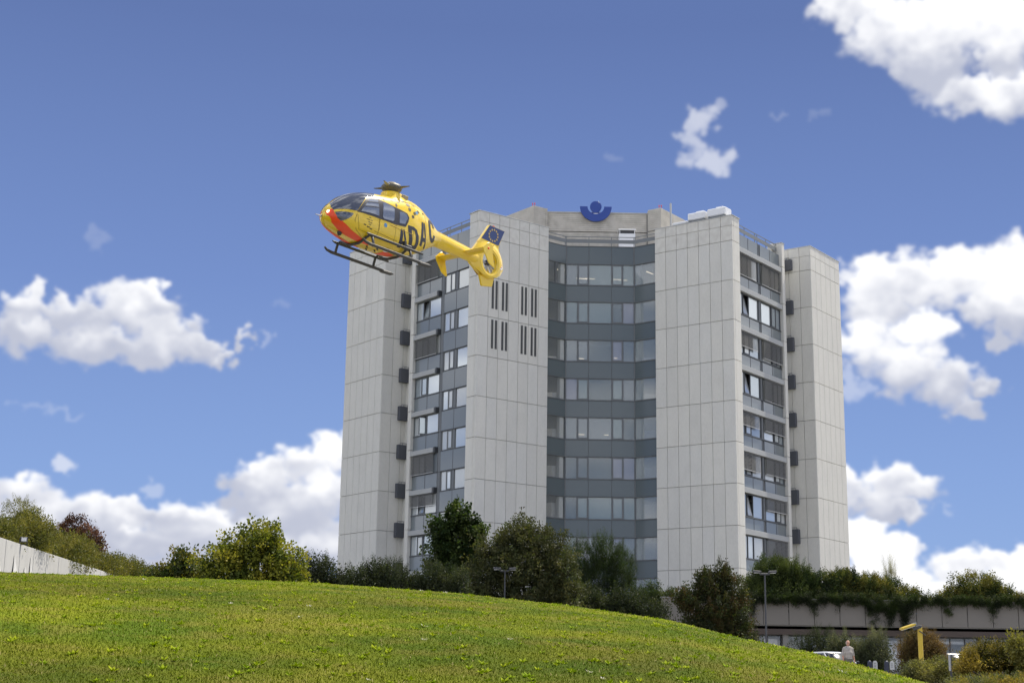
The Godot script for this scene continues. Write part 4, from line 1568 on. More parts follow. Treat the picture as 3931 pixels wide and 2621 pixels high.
	plant("hedge", "taller olive hedge climbing the bank between the plum tree and the wall", "hedge", "", Vector3(-22.4, 5.1, -76), [[-2.0, 1.1, 2, 1.2, 1.2, 1.4], [-0.6, 1.2, 1, 1.1, 1.15, 1.4], [0.6, 0.9, 0, 1.0, 1.0, 1.5], [1.5, 0.6, -4, 0.9, 0.8, 2.0], [1.3, 0.7, -9, 0.9, 0.9, 2.4]], small, 3600, [green[1], olive[0], olive[1], olive[2]], 207, {"stems": 5, "trunk": 0.05, "shoots": 90, "shoot": 0.4})
	plant("shrub", "small olive shrub at the far end of the retaining wall", "shrub", "", Vector3(-20.9, 4.1, -84), [[-0.3, 1.1, 0, 0.7, 0.7, 0.7], [0.5, 0.9, 0, 0.65, 0.65, 0.6], [1.0, 1.1, 0, 0.4, 0.3, 0.4]], small, 700, olive, 208, {"stems": 3, "trunk": 0.04, "shoots": 40, "shoot": 0.35})
	# -- dark planting at the foot of the tower
	var h2 := []
	for k in 9:
		h2.append([-4.4 + k * 1.06, 3.35 - 0.03 * k + 0.35 * sin(k * 1.9), 0.3 * sin(k * 2.7), 0.85, 1.05, 0.9])
		h2.append([-4.4 + k * 1.06, 1.5, 0.3, 0.9, 1.6, 0.9])
	plant("hedge", "dark ragged hedge with upright shoots below the tower's left wing", "hedge", "", Vector3(-7.2, 2.3, -84), h2, small, 7600, dark, 209, {"stems": 18, "trunk": 0.04, "shoots": 240, "shoot": 0.75, "rise": 1.6, "size": 1.25, "gap": -0.6})
	plant("maple_tree", "tall dark green maple in front of the tower's left window front", "tree", "", Vector3(-3.3, 2.2, -96), [[-0.1, 8.5, 0, 0.85, 1.1, 0.85], [-0.9, 7.6, 0.1, 0.9, 0.9, 0.9], [0.8, 7.7, 0, 0.95, 0.9, 0.9], [-0.5, 6.5, 0.1, 1.35, 0.9, 1.1], [0.9, 6.4, 0.1, 1.0, 0.8, 1.0], [-0.9, 5.4, 0.2, 1.1, 0.6, 0.9], [0.7, 5.2, 0, 1.0, 0.5, 0.9]], maple, 2700, deep, 210, {"trunk": 0.13, "fork": 4.0, "rough": 0.5, "gap": 0.02, "twigs": 6})
	plant("lime_tree", "broad brown-green tree in front of the tower's left concrete shaft", "tree", "", Vector3(0.7, 1.6, -90), [[0.0, 7.3, 0, 1.6, 1.15, 1.4], [-1.5, 6.2, 0.2, 1.4, 1.2, 1.3], [1.5, 6.4, 0.1, 1.5, 1.3, 1.3], [0.0, 5.5, 0.5, 2.0, 1.2, 1.4], [-2.4, 4.4, 0.3, 1.3, 1.4, 1.2], [2.4, 4.6, 0.3, 1.3, 1.5, 1.2], [0.0, 3.6, 0.7, 2.4, 1.5, 1.4], [-1.9, 2.6, 0.5, 1.9, 1.5, 1.3], [2.4, 2.4, 0.5, 1.6, 1.6, 1.3]], broad, 6800, brown, 211, {"trunk": 0.16, "fork": 2.2, "rough": 0.5, "gap": 0.03, "twigs": 6})
	plant("willow_shrub", "feathery dark green willow shrub before the tower's glazed bay", "shrub", "", Vector3(5.7, 1.0, -97), [[-1.2, 6.6, 0, 1.0, 1.7, 1.0], [0.4, 7.0, 0, 1.1, 1.6, 1.0], [1.6, 6.2, 0, 0.9, 1.5, 1.0], [-0.4, 5.0, 0.3, 1.7, 1.6, 1.1], [1.3, 4.2, 0.3, 1.5, 1.7, 1.0], [-1.0, 3.0, 0.3, 1.5, 2.0, 1.0]], narrow, 3600, [dark[1], deep[1], Vector3(0.05, 0.07, 0.028)], 212, {"stems": 6, "trunk": 0.06, "shoots": 320, "shoot": 0.9, "rise": 1.8, "size": 1.1})
	var h3 := []
	for k in 6:
		h3.append([-3.4 + k * 1.06, 4.3 - 0.12 * k + 0.3 * sin(k * 2.3), 0.2, 0.95, 1.2, 0.9])
		h3.append([-3.4 + k * 1.06, 2.2, 0.4, 1.0, 2.0, 0.9])
	plant("hedge", "very dark bushes below the glazed bay, left of the low building", "hedge", "", Vector3(7.2, 0.9, -94), h3, small, 5200, dark, 213, {"size": 1.25, "gap": -0.6, "stems": 12, "trunk": 0.04, "shoots": 90, "shoot": 0.4})
	plant("shrub", "tall russet-tinged shrub in front of the low building's left end", "shrub", "", Vector3(13.4, 0.5, -101), [[0.2, 6.3, 0, 1.3, 1.0, 1.0], [1.0, 6.9, 0, 0.5, 1.15, 0.6], [-0.1, 6.8, 0, 0.7, 0.9, 0.7], [-1.3, 5.6, -0.3, 1.1, 1.0, 0.9], [1.6, 5.6, 0.1, 1.1, 1.2, 1.0], [0.4, 4.4, 0.6, 2.0, 1.5, 1.1], [1.1, 2.7, 0.6, 1.9, 1.9, 1.1], [-0.7, 2.9, 0.5, 1.6, 1.6, 1.0]], broad, 4700, [dark[1], rust[0] * 0.7, green[1], rust[1] * 0.8], 214, {"stems": 6, "trunk": 0.06, "shoots": 110, "shoot": 0.6, "rise": 1.3})
	plant("shrub", "blue-green rounded bush beside the tower's right shaft on the low roof", "shrub", "", Vector3(10.9, 5.9, -113.2), [[-0.2, 1.2, 0, 1.0, 0.8, 0.8], [0.9, 0.9, 0, 0.8, 0.7, 0.7]], small, 900, green, 215, {"stems": 2, "trunk": 0.04})
	# -- roof garden of the low building
	plant("roof_shrub", "large green shrub on the low roof below the tower's right window front", "shrub", "shrubs on the low building's roof", Vector3(20.4, 5.9, -113.6), [[-0.4, 2.7, 0, 1.5, 1.3, 1.0], [1.0, 2.5, 0, 1.3, 1.3, 1.0], [-1.6, 1.7, 0, 1.2, 1.2, 0.9], [2.1, 1.5, 0, 1.1, 1.3, 0.9], [0.2, 1.0, 0.5, 2.4, 1.2, 0.9]], small, 4000, green, 216, {"size": 1.3, "gap": -0.02, "stems": 5, "trunk": 0.06, "shoots": 190, "shoot": 0.8, "rise": 0.9, "floor": -0.4})
	plant("roof_shrub", "dark mounded shrub on the low roof below the tower's right edge", "shrub", "shrubs on the low building's roof", Vector3(24.4, 5.9, -113.6), [[-0.9, 1.7, 0, 1.3, 1.3, 0.9], [0.8, 1.8, 0, 1.3, 1.3, 0.9], [0.0, 0.7, 0.5, 2.2, 1.0, 0.8], [1.3, 2.6, 0, 0.7, 0.6, 0.6]], small, 3200, [dark[0], green[0], green[1], olive[1]], 217, {"size": 1.3, "gap": -0.02, "stems": 4, "trunk": 0.05, "shoots": 120, "shoot": 0.6, "floor": -0.5})
	plant("roof_shrub", "olive-topped shrub on the low roof just right of the tower", "shrub", "shrubs on the low building's roof", Vector3(28.0, 5.9, -113.4), [[-0.9, 1.9, 0, 1.2, 1.0, 0.9], [0.4, 1.6, 0, 1.3, 1.0, 0.9], [1.8, 1.0, 0.1, 1.2, 0.9, 0.8], [0.4, 0.6, 0.5, 2.6, 0.9, 0.8]], small, 3200, [green[0], green[1], olive[1], olive[2]], 218, {"size": 1.3, "gap": -0.02, "stems": 4, "trunk": 0.05, "shoots": 120, "shoot": 0.5, "floor": -0.5})
	plant("broom_shrub", "bristly pale upright broom among the roof shrubs against the cloud", "shrub", "", Vector3(29.2, 6.2, -115), [[0, 2.0, 0, 0.5, 1.0, 0.4]], narrow, 60, pale, 219, {"stems": 1, "trunk": 0.03, "shoots": 46, "shoot": 1.5, "rise": 2.5, "size": 0.7})
	plant("roof_shrub", "wide rounded green bush on the low roof at the right edge", "shrub", "shrubs on the low building's roof", Vector3(34.9, 5.9, -113.8), [[0.6, 1.5, 0, 2.2, 1.55, 1.1], [-1.2, 1.0, 0, 1.4, 1.0, 0.9], [2.2, 1.1, 0, 1.2, 1.1, 0.9], [-3.0, 0.7, 0, 1.2, 0.7, 0.8], [0.3, 0.5, 0.5, 3.0, 0.8, 0.8]], small, 4600, [green[0], green[1], olive[1], olive[2]], 220, {"size": 1.3, "gap": -0.02, "stems": 5, "trunk": 0.06, "shoots": 160, "shoot": 0.5, "floor": -0.4})
	plant("roof_shrub", "thin orange-tipped shrub on the low roof at the very right edge", "shrub", "shrubs on the low building's roof", Vector3(38.6, 5.9, -113.6), [[0, 0.7, 0, 0.9, 0.8, 0.7]], small, 420, [green[1], olive[2], rust[2]], 221, {"size": 1.3, "gap": -0.02, "stems": 1, "trunk": 0.03, "shoots": 40, "shoot": 0.5})
	# -- creepers hanging down the low building's wall
	var drops := [[17.9, 1.5, 0.6], [20.2, 0.5, 0.4], [22.6, 1.2, 0.5], [24.4, 0.9, 0.3], [27.0, 2.3, 0.5], [28.2, 2.4, 0.8], [29.4, 2.2, 0.6], [32.6, 1.5, 0.35], [34.0, 0.7, 0.3], [36.0, 1.3, 0.55], [38.4, 0.8, 0.4]]
	var hang := [[16.9, 21.3, "thin creeper trailing over the low wall behind the right street lamp"], [21.3, 25.6, "ragged creeper fringe on the low wall under the dark mounded roof shrub"], [25.6, 30.8, "thick dark curtain of creeper covering the low wall right of the tower"], [30.8, 34.6, "narrow creeper trailing under the wide right-hand roof bush"], [34.6, 39.4, "short creeper fringe hanging at the right edge of the low wall"]]
	for h in hang:
		var ls := []
		var mid: float = (h[0] + h[1]) / 2
		var x: float = h[0]
		while x < h[1]:
			var ln := 0.42 + 0.34 * absf(n_t.get_noise_2d(x * 60.0, 4.0)) * 2.0
			for d in drops:
				ln = maxf(ln, d[1] * exp(-pow((x - d[0]) / d[2], 2.0)) * (0.75 + 0.5 * absf(n_t.get_noise_2d(x * 90.0, 40.0)) * 2.0))
			ls.append([x - mid, 0.22 - ln * 0.5, 0.10, 0.17, 0.22 + ln * 0.5, 0.17])
			x += 0.24
		plant("creeper", h[2], "creeper", "creepers on the low wall", Vector3(mid, 6.9, -111.82), ls, tiny, int(ls.size() * 62 * (1.6 if h[0] == 25.6 else 1.0)), [dark[0], dark[1], green[0], green[1]], 230 + int(h[0]), {"stems": ls.size(), "trunk": 0.016, "fork": -0.3, "twigs": 1, "floor": -9.0, "rough": 0.5, "shell": 0.6, "gap": -0.2, "wood": "stem", "crown": "leaves"})
	# -- planting on the parking ground
	plant("shrub", "dark low shrub before the low building's windows left of the person", "shrub", "", Vector3(19.6, 0.6, -98), [[-0.6, 1.8, 0, 0.9, 1.1, 0.8], [0.6, 2.2, 0, 0.9, 1.2, 0.8], [0, 0.9, 0.2, 1.5, 1.0, 0.8]], narrow, 1200, dark, 240, {"stems": 3, "trunk": 0.04, "shoots": 90, "shoot": 0.8, "rise": 1.2})
	plant("shrub", "silvery green shrub behind the standing person", "shrub", "", Vector3(18.4, 0.55, -79), [[-1.0, 1.5, 0, 0.7, 0.9, 0.7], [-0.1, 1.2, 0, 0.8, 0.9, 0.7], [0.8, 1.5, 0, 0.75, 0.9, 0.7], [0.2, 0.6, 0.3, 1.5, 0.7, 0.7]], small, 1700, silver, 241, {"stems": 3, "trunk": 0.04, "shoots": 130, "shoot": 0.7, "rise": 1.6})
	plant("shrub", "tall rusty brown shrub behind the yellow floodlight post", "shrub", "", Vector3(17.95, 0.5, -66), [[0.1, 1.45, 0, 0.75, 0.75, 0.7], [-0.45, 1.15, 0, 0.6, 0.8, 0.6], [0.6, 1.3, 0, 0.55, 0.6, 0.6], [0.0, 0.6, 0.2, 1.0, 0.6, 0.7]], tiny, 2300, rust, 242, {"stems": 3, "trunk": 0.04, "shoots": 130, "shoot": 0.45, "rise": 0.6})
	plant("shrub", "low pale spreading juniper at the foot of the yellow post", "shrub", "", Vector3(14.75, 0.2, -52.5), [[-0.5, 0.42, 0, 0.7, 0.38, 0.6], [0.4, 0.5, 0, 0.7, 0.42, 0.6], [0.9, 0.3, 0.2, 0.5, 0.4, 0.5]], tiny, 1900, [silver[1], pale[1] * 0.9, pale[2]], 243, {"stems": 2, "trunk": 0.03, "shoots": 90, "shoot": 0.3, "rise": 0.2})
	plant("shrub", "big golden-topped bush in the lower right corner", "shrub", "", Vector3(15.35, 0.02, -47.5), [[-0.2, 0.95, 0, 0.95, 0.62, 0.8], [-0.75, 0.6, 0.1, 0.6, 0.5, 0.6], [0.7, 0.85, 0, 0.8, 0.6, 0.8], [0.1, 0.3, 0.3, 1.3, 0.5, 0.8]], tiny, 5200, amber, 244, {"stems": 3, "trunk": 0.04, "shoots": 260, "shoot": 0.32, "rise": 0.9})
	plant("shrub", "low pale ground-hugging juniper in front of the golden bush, bottom edge", "shrub", "", Vector3(13.6, -0.15, -41.5), [[-0.9, 0.2, 0.5, 0.8, 0.34, 0.8], [0.0, 0.3, 0, 0.9, 0.36, 0.9], [0.8, 0.36, 0, 0.7, 0.36, 0.9], [-0.4, 0.15, -1.0, 0.8, 0.4, 0.8], [0.8, 0.2, -1.3, 0.9, 0.4, 0.9], [-0.5, 0.2, -2.4, 0.8, 0.4, 0.8]], tiny, 4200, [silver[1], pale[1] * 0.9, amber[2]], 246, {"stems": 4, "trunk": 0.03, "shoots": 160, "shoot": 0.25, "rise": 0.3})
	plant("shrub", "leafy green shoot rising above the golden bush at the right edge", "shrub", "", Vector3(15.75, 0.1, -46.3), [[0.1, 0.9, 0, 0.35, 0.7, 0.4], [-0.25, 1.5, 0, 0.12, 0.35, 0.15]], small, 330, [green[1], olive[2], pale[1]], 245, {"stems": 1, "trunk": 0.025, "shoots": 14, "shoot": 0.4, "rise": 2.0})

# ---------------------------------------------------------------- helicopter
# body axes: x forward, y up from the skids, z to starboard. Stations: x, belly, roof, widest height, half width, roundness
const HS := [
	[-0.34, 1.00, 1.04, 1.02, 0.02, 2.0], [-0.40, 0.90, 1.20, 1.04, 0.17, 2.0], [-0.52, 0.80, 1.42, 1.06, 0.33, 2.1], [-0.76, 0.69, 1.69, 1.10, 0.51, 2.2], [-1.10, 0.59, 1.97, 1.12, 0.65, 2.3],
	[-1.60, 0.49, 2.24, 1.15, 0.755, 2.5], [-2.20, 0.43, 2.42, 1.20, 0.80, 2.7], [-3.00, 0.40, 2.56, 1.25, 0.81, 2.8], [-3.80, 0.42, 2.68, 1.30, 0.81, 2.8], [-4.40, 0.50, 2.70, 1.40, 0.79, 2.7],
	[-5.00, 0.73, 2.62, 1.55, 0.70, 2.5], [-5.60, 1.07, 2.42, 1.68, 0.54, 2.3], [-6.10, 1.36, 2.15, 1.75, 0.36, 2.1], [-6.40, 1.48, 2.04, 1.76, 0.27, 2.0]]
const HX := 3.2     # the root stands between the skids

func _hsta(x: float) -> Array:
	var i := 0
	while i < HS.size() - 2 and x < HS[i + 1][0]:
		i += 1
	var p1: Array = HS[i]
	var p2: Array = HS[i + 1]
	var p0: Array = HS[maxi(i - 1, 0)]
	var p3: Array = HS[mini(i + 2, HS.size() - 1)]
	var d: float = p2[0] - p1[0]
	var u := clampf((x - p1[0]) / d, 0.0, 1.0)
	var r := []
	for k in 6:
		var m1: float = (p2[k] - p0[k]) / (p2[0] - p0[0]) * d if i > 0 else p2[k] - p1[k]
		var m2: float = (p3[k] - p1[k]) / (p3[0] - p1[0]) * d if i + 2 < HS.size() else p2[k] - p1[k]
		r.append((2 * u * u * u - 3 * u * u + 1) * p1[k] + (u * u * u - 2 * u * u + u) * m1 + (-2 * u * u * u + 3 * u * u) * p2[k] + (u * u * u - u * u) * m2)
	return r

func _hp(x: float, th: float, off := 0.0) -> Vector3:   # point on the skin; th in degrees: 0 = port side, 90 = roof, 180 = starboard, -90 = belly
	var s := _hsta(x)
	var a := deg_to_rad(th)
	var c := cos(a)
	var q := sin(a)
	var p: float = 2.0 / s[5]
	var h: float = s[2] - s[3] if q > 0 else s[3] - s[1]
	var r := Vector3(x, s[3] + h * signf(q) * pow(absf(q), p), -s[4] * signf(c) * pow(absf(c), p))
	if off != 0.0:
		var mid := Vector3(x, s[3], 0)
		var e := 0.02
		var t1 := _hp(x - e, th) - _hp(x + e, th)
		var t2 := _hp(x, th + 1.5) - _hp(x, th - 1.5)
		var n := t1.cross(t2).normalized()
		if n.dot(r - mid) < 0:
			n = -n
		r += n * off
	return r

func _hth(x: float, y: float) -> float:
	var s := _hsta(x)
	var h: float = s[2] - s[3] if y > s[3] else s[3] - s[1]
	var q: float = (y - s[3]) / h
	return rad_to_deg(asin(clampf(signf(q) * pow(absf(q), s[5] / 2.0), -1, 1)))

# a shape laid onto the skin: polygon in (x, degrees), or in (x, height) on the port side
func _patch(polys: Array, off: float, by_height: bool, mirror := false, cell := Vector2(0.08, 6.0)) -> MB:
	var b := MB.new()
	for poly0 in polys:
		var poly := PackedVector2Array(poly0)
		if by_height:
			for k in poly.size():
				poly[k] = Vector2(poly[k].x, _hth(poly[k].x, poly[k].y))
		var lo := poly[0]
		var hi := poly[0]
		for p in poly:
			lo = lo.min(p)
			hi = hi.max(p)
		var y := floorf(lo.y / cell.y) * cell.y
		while y < hi.y:
			var x := floorf(lo.x / cell.x) * cell.x
			while x < hi.x:
				var c := PackedVector2Array([Vector2(x, y), Vector2(x + cell.x, y), Vector2(x + cell.x, y + cell.y), Vector2(x, y + cell.y)])
				for piece in Geometry2D.intersect_polygons(poly, c):
					var t := Geometry2D.triangulate_polygon(piece)
					for k in range(0, t.size(), 3):
						var v := []
						for j in 3:
							var w := _hp(piece[t[k + j]].x, piece[t[k + j]].y, off)
							if mirror:
								w.z = -w.z
							v.append(w + Vector3(HX, 0, 0))
						var mid := Vector3(piece[t[k]].x + HX, 1.4, 0)
						if (v[1] - v[0]).cross(v[2] - v[0]).dot(v[0] - mid) > 0:
							b.tri(v[0], v[1], v[2])
						else:
							b.tri(v[0], v[2], v[1])
				x += cell.x
			y += cell.y
	return b

func _smooth(b: MB) -> MB:   # soft normals over shared corners
	var acc := {}
	for i in b.v.size():
		var k := Vector3i((b.v[i] * 2000.0).round())
		acc[k] = acc.get(k, Vector3.ZERO) + b.n[i]
	for i in b.v.size():
		b.n[i] = acc[Vector3i((b.v[i] * 2000.0).round())].normalized()
	return b

func _glyph(c: String) -> Array:   # block letters in a 0.62 x 1 box
	if c == "A":
		return [[Vector2(0, 0), Vector2(0.19, 0), Vector2(0.22, 0.20), Vector2(0.40, 0.20), Vector2(0.43, 0), Vector2(0.62, 0), Vector2(0.43, 1), Vector2(0.325, 1), Vector2(0.325, 0.74), Vector2(0.38, 0.36), Vector2(0.24, 0.36), Vector2(0.295, 0.74), Vector2(0.295, 1), Vector2(0.19, 1)]]
	if c == "D":
		return [[Vector2(0, 0), Vector2(0.34, 0), Vector2(0.54, 0.10), Vector2(0.62, 0.32), Vector2(0.62, 0.499), Vector2(0.42, 0.499), Vector2(0.42, 0.34), Vector2(0.37, 0.2), Vector2(0.31, 0.17), Vector2(0.20, 0.17), Vector2(0.20, 0.499), Vector2(0, 0.499)],
			[Vector2(0, 0.501), Vector2(0.20, 0.501), Vector2(0.20, 0.83), Vector2(0.31, 0.83), Vector2(0.37, 0.8), Vector2(0.42, 0.66), Vector2(0.42, 0.501), Vector2(0.62, 0.501), Vector2(0.62, 0.68), Vector2(0.54, 0.90), Vector2(0.34, 1), Vector2(0, 1)]]
	return [[Vector2(0.62, 0.34), Vector2(0.43, 0.34), Vector2(0.39, 0.21), Vector2(0.31, 0.17), Vector2(0.24, 0.21), Vector2(0.20, 0.36), Vector2(0.20, 0.64), Vector2(0.24, 0.79), Vector2(0.31, 0.83), Vector2(0.39, 0.79), Vector2(0.43, 0.66), Vector2(0.62, 0.66), Vector2(0.55, 0.90), Vector2(0.40, 1), Vector2(0.22, 1), Vector2(0.07, 0.90), Vector2(0, 0.68), Vector2(0, 0.32), Vector2(0.07, 0.10), Vector2(0.22, 0), Vector2(0.40, 0), Vector2(0.55, 0.10)]]

func _oval(c: Vector2, r: Vector2, n := 10) -> Array:
	var a := []
	for k in n:
		a.append(c + Vector2(cos(TAU * k / n) * r.x, sin(TAU * k / n) * r.y))
	return a

func _star(c: Vector2, r: float, r2 := 0.42) -> PackedVector2Array:
	var a := PackedVector2Array()
	for k in 10:
		var an := PI / 2 + TAU * k / 10.0
		a.append(c + Vector2(cos(an), sin(an)) * (r if k % 2 == 0 else r * r2))
	return a

func _helicopter() -> void:
	var yaw := deg_to_rad(229.48548923)
	var rot := Basis(Vector3.UP, yaw) * Basis(Vector3(0, 0, 1), deg_to_rad(1.80995)) * Basis(Vector3.RIGHT, deg_to_rad(-1.32744))
	var o := thing("helicopter", "yellow rescue helicopter with black lettering flying left past the tower", "helicopter")
	o.transform = Transform3D(rot, Vector3(-7.28180, 15.76946, -51.78068) + rot * Vector3(-HX, 0, 0))
	# hull
	var rows := []
	for i in 74:
		var x := lerpf(-0.342, -6.4, pow(i / 73.0, 1.25))
		var row := PackedVector3Array()
		for k in 56:
			row.append(_hp(x, 360.0 * k / 56.0 - 90.0) + Vector3(HX, 0, 0))
		rows.append(row)
	var b := MB.new()
	b.grid(rows, true, 0)
	var hull := part("fuselage", b.mesh(M.yellow_paint), o)
	# glazing: canopy over the nose, chin windows, door and cabin windows
	for mir in [false, true]:
		var can := [Vector2(-0.56, 24), Vector2(-0.80, 17), Vector2(-1.20, 12), Vector2(-1.40, 10), Vector2(-1.90, 46), Vector2(-2.3, 52), Vector2(-2.42, 62), Vector2(-2.42, 86.5), Vector2(-0.62, 86.5), Vector2(-0.53, 50)]
		part("windscreen", _smooth(_patch([can], 0.012, false, mir)).mesh(M.dark_glass), o)
		var chin := [Vector2(-0.60, 9), Vector2(-0.82, 8), Vector2(-1.26, 5), Vector2(-1.14, -4), Vector2(-0.99, -17), Vector2(-0.84, -30), Vector2(-0.70, -20)]
		part("chin_window", _smooth(_patch([chin], 0.010, false, mir)).mesh(M.dark_glass), o)
		var band := [Vector2(-1.39, 8.5), Vector2(-1.92, 44), Vector2(-2.38, 49), Vector2(-2.56, 40), Vector2(-3.26, 29), Vector2(-3.92, 22), Vector2(-4.03, 15), Vector2(-3.98, 8), Vector2(-3.86, 2), Vector2(-3.26, 1.5), Vector2(-2.40, 3), Vector2(-1.9, 5)]
		part("window_surround", _smooth(_patch([band], 0.010, false, mir)).mesh(M.black_paint), o)
		var wins := [[Vector2(-1.56, 10), Vector2(-1.84, 27), Vector2(-2.02, 39), Vector2(-2.42, 38), Vector2(-2.43, 6)], [Vector2(-2.62, 6), Vector2(-2.66, 33), Vector2(-2.75, 35), Vector2(-3.16, 28), Vector2(-3.24, 24), Vector2(-3.22, 6), Vector2(-3.16, 4), Vector2(-2.7, 4)], [Vector2(-3.50, 4), Vector2(-3.50, 21), Vector2(-3.70, 22), Vector2(-3.90, 19), Vector2(-3.95, 13), Vector2(-3.80, 4.5)]]
		for k in 3:
			part(["door_window", "cabin_window", "cabin_window"][k], _smooth(_patch([wins[k]], 0.016, false, mir)).mesh(M.cabin_glass), o)
		var sill := [Vector2(-1.45, 6), Vector2(-1.5, 8), Vector2(-2.3, 8.4), Vector2(-2.42, 6.5), Vector2(-2.44, 4)]
		part("door_bar", _smooth(_patch([[Vector2(-1.72, 19), Vector2(-1.74, 21), Vector2(-2.42, 21), Vector2(-2.42, 19)], [Vector2(-1.88, 29.5), Vector2(-1.9, 31.5), Vector2(-2.42, 31.5), Vector2(-2.42, 29.5)]], 0.024, false, mir)).mesh(M.black_paint), o)
		# markings
		var stripe := [Vector2(-0.39, 56), Vector2(-0.55, 30), Vector2(-0.60, 2), Vector2(-0.93, -30), Vector2(-1.38, -48), Vector2(-1.90, -59), Vector2(-2.46, -70), Vector2(-2.50, -79), Vector2(-1.98, -82), Vector2(-1.30, -81), Vector2(-0.97, -76), Vector2(-0.62, -58), Vector2(-0.40, -4)]
		part("nose_stripe", _smooth(_patch([stripe], 0.006, false, mir)).mesh(M.orange_paint), o)
		part("belly_stripe", _smooth(_patch([[Vector2(-3.35, -90), Vector2(-3.35, -76), Vector2(-3.95, -83), Vector2(-3.98, -90)], [Vector2(-4.12, -90), Vector2(-4.1, -84), Vector2(-4.5, -85), Vector2(-4.55, -90)]], 0.006, false, mir)).mesh(M.orange_paint), o)
	# the big letters on the port side, slanting with the hull
	var x0 := [-3.42, -3.97, -4.60, -5.20]
	var ybs := [0.60, 0.70, 0.98, 1.34]
	var hts := [0.68, 0.84, 0.92, 0.86]
	var wid := [0.58, 0.60, 0.56, 0.50]
	var word := "ADAC"
	for k in 4:
		var polys := []
		for g in _glyph(word[k]):
			var q := []
			for p in g:
				q.append(Vector2(x0[k] - p.x / 0.62 * wid[k] - (1.0 - p.y) * 0.20, ybs[k] + p.y * hts[k] + p.x * 0.05))
			polys.append(q)
		part("letter", _smooth(_patch(polys, 0.006, true, false, Vector2(0.05, 5.0))).mesh(M.black_paint), o)
	var spots := [[-2.79, 47, .07, 5], [-3.22, 47, .09, 3], [-3.53, 46, .06, 3], [-3.38, 35, .05, 5], [-4.07, 45, .12, 5], [-4.10, 33, .08, 5], [-4.36, 27, .07, 4], [-4.25, 19, .08, 3], [-4.62, 36, .08, 4], [-4.95, 40, .06, 3], [-3.8, 52, .06, 3], [-4.45, 54, .09, 4]]
	var sp := []
	for s in spots:
		sp.append(_oval(Vector2(s[0], s[1]), Vector2(s[2], s[3]), 9))
	part("dark_spots", _smooth(_patch(sp, 0.006, false)).mesh(M.grey_print), o)
	part("round_badge", _smooth(_patch([_oval(Vector2(-2.80, 1.20), Vector2(0.085, 0.085), 14)], 0.006, true)).mesh(M.sky_blue_print), o)
	part("round_badge", _smooth(_patch([_oval(Vector2(-4.50, 31), Vector2(0.08, 4.5), 12)], 0.006, false)).mesh(M.sky_blue_print), o)
	var lines := []
	for q in [[-1.96, 1.26, 0.10], [-1.84, 1.17, 0.16], [-2.02, 1.17, 0.12], [-1.93, 1.08, 0.20], [-1.96, 1.00, 0.12], [-1.74, 0.93, 0.12], [-1.90, 0.89, 0.14], [-2.05, 0.85, 0.12]]:
		var h: float = 0.03 if q[1] > 0.95 else 0.045
		for j in 4:
			var xx: float = q[0] - q[2] * (j / 4.0)
			lines.append([Vector2(xx, q[1]), Vector2(xx - q[2] * 0.19, q[1] - 0.004), Vector2(xx - q[2] * 0.19, q[1] + h), Vector2(xx, q[1] + h * 0.9)])
	part("small_print", _smooth(_patch(lines, 0.006, true, false, Vector2(0.1, 20))).mesh(M.grey_print), o)
	# door seams and rails as slim raised strips
	var seam := MB.new()
	for s in [[[-2.30, 0.84], [-3.0, 0.80], [-3.5, 0.78]], [[-3.05, 1.28], [-3.5, 1.25], [-4.3, 1.24]], [[-2.50, 1.36], [-2.50, 0.95], [-2.40, 0.62]], [[-1.40, 1.28], [-1.34, 1.0], [-1.5, 0.72], [-1.9, 0.55]]]:
		var path := []
		for p in s:
			path.append(_hp(p[0], _hth(p[0], p[1]), 0.006) + Vector3(HX, 0, 0))
		var rad := []
		rad.resize(path.size())
		rad.fill(0.012)
		seam.tube(path, rad, 5)
	part("door_rail", seam.mesh(mat("dull_yellow", lin(0.42, 0.28, 0.02), 0.5)), o)
	# panel seams: doors, clamshell doors, cowling edge
	var pl := []
	for q in [[-1.44, 4, -1.60, -34], [-1.60, -34, -2.44, -36], [-2.47, 3, -2.47, -38], [-3.34, 2, -3.34, -36], [-2.5, -38, -3.34, -38], [-5.05, 48, -5.15, -40], [-4.30, 2, -4.30, -40], [-2.6, 58, -5.6, 56], [-4.2, 56, -4.2, 88], [-5.0, 56, -5.0, 88]]:
		var a := Vector2(q[0], q[1])
		var e := Vector2(q[2], q[3])
		var d := (e - a) * Vector2(60, 1)
		var w := Vector2(0.007, 0.0) if absf(d.y) > absf(d.x) else Vector2(0.0, 0.5)
		pl.append([a - w, e - w, e + w, a + w])
	part("panel_seams", _smooth(_patch(pl, 0.004, false)).mesh(mat("seam", lin(0.22, 0.14, 0.012), 0.5)), o)
	# nose lamp and pitot
	var nl := MB.new()
	nl.lathe([[0.0, 0.05], [0.05, 0.04], [0.075, 0.0], [0.0, 0.0]], 12, Transform3D(Basis(Vector3(0, 0, 1), -1.2), _hp(-0.44, 30, 0.0) + Vector3(HX, 0, 0)))
	part("nose_light", nl.mesh(M.landing_lamp), o)
	nl = MB.new()
	nl.tube([Vector3(HX - 0.36, 1.0, 0.05), Vector3(HX - 0.16, 1.0, 0.05), Vector3(HX - 0.06, 1.0, 0.05)], [0.03, 0.018, 0.014], 6)
	part("pitot_tube", nl.mesh(M.blade_grey), o)
	nl = MB.new()
	nl.lathe([[0.0, -0.10], [0.07, -0.08], [0.09, 0.0], [0.09, 0.05]], 12, Transform3D(Basis(), Vector3(HX - 1.15, 0.55, -0.12)))
	part("search_light", nl.mesh(M.dark_metal), o)
	# engine cowling hump and mast fairing
	b = MB.new()
	rows = []
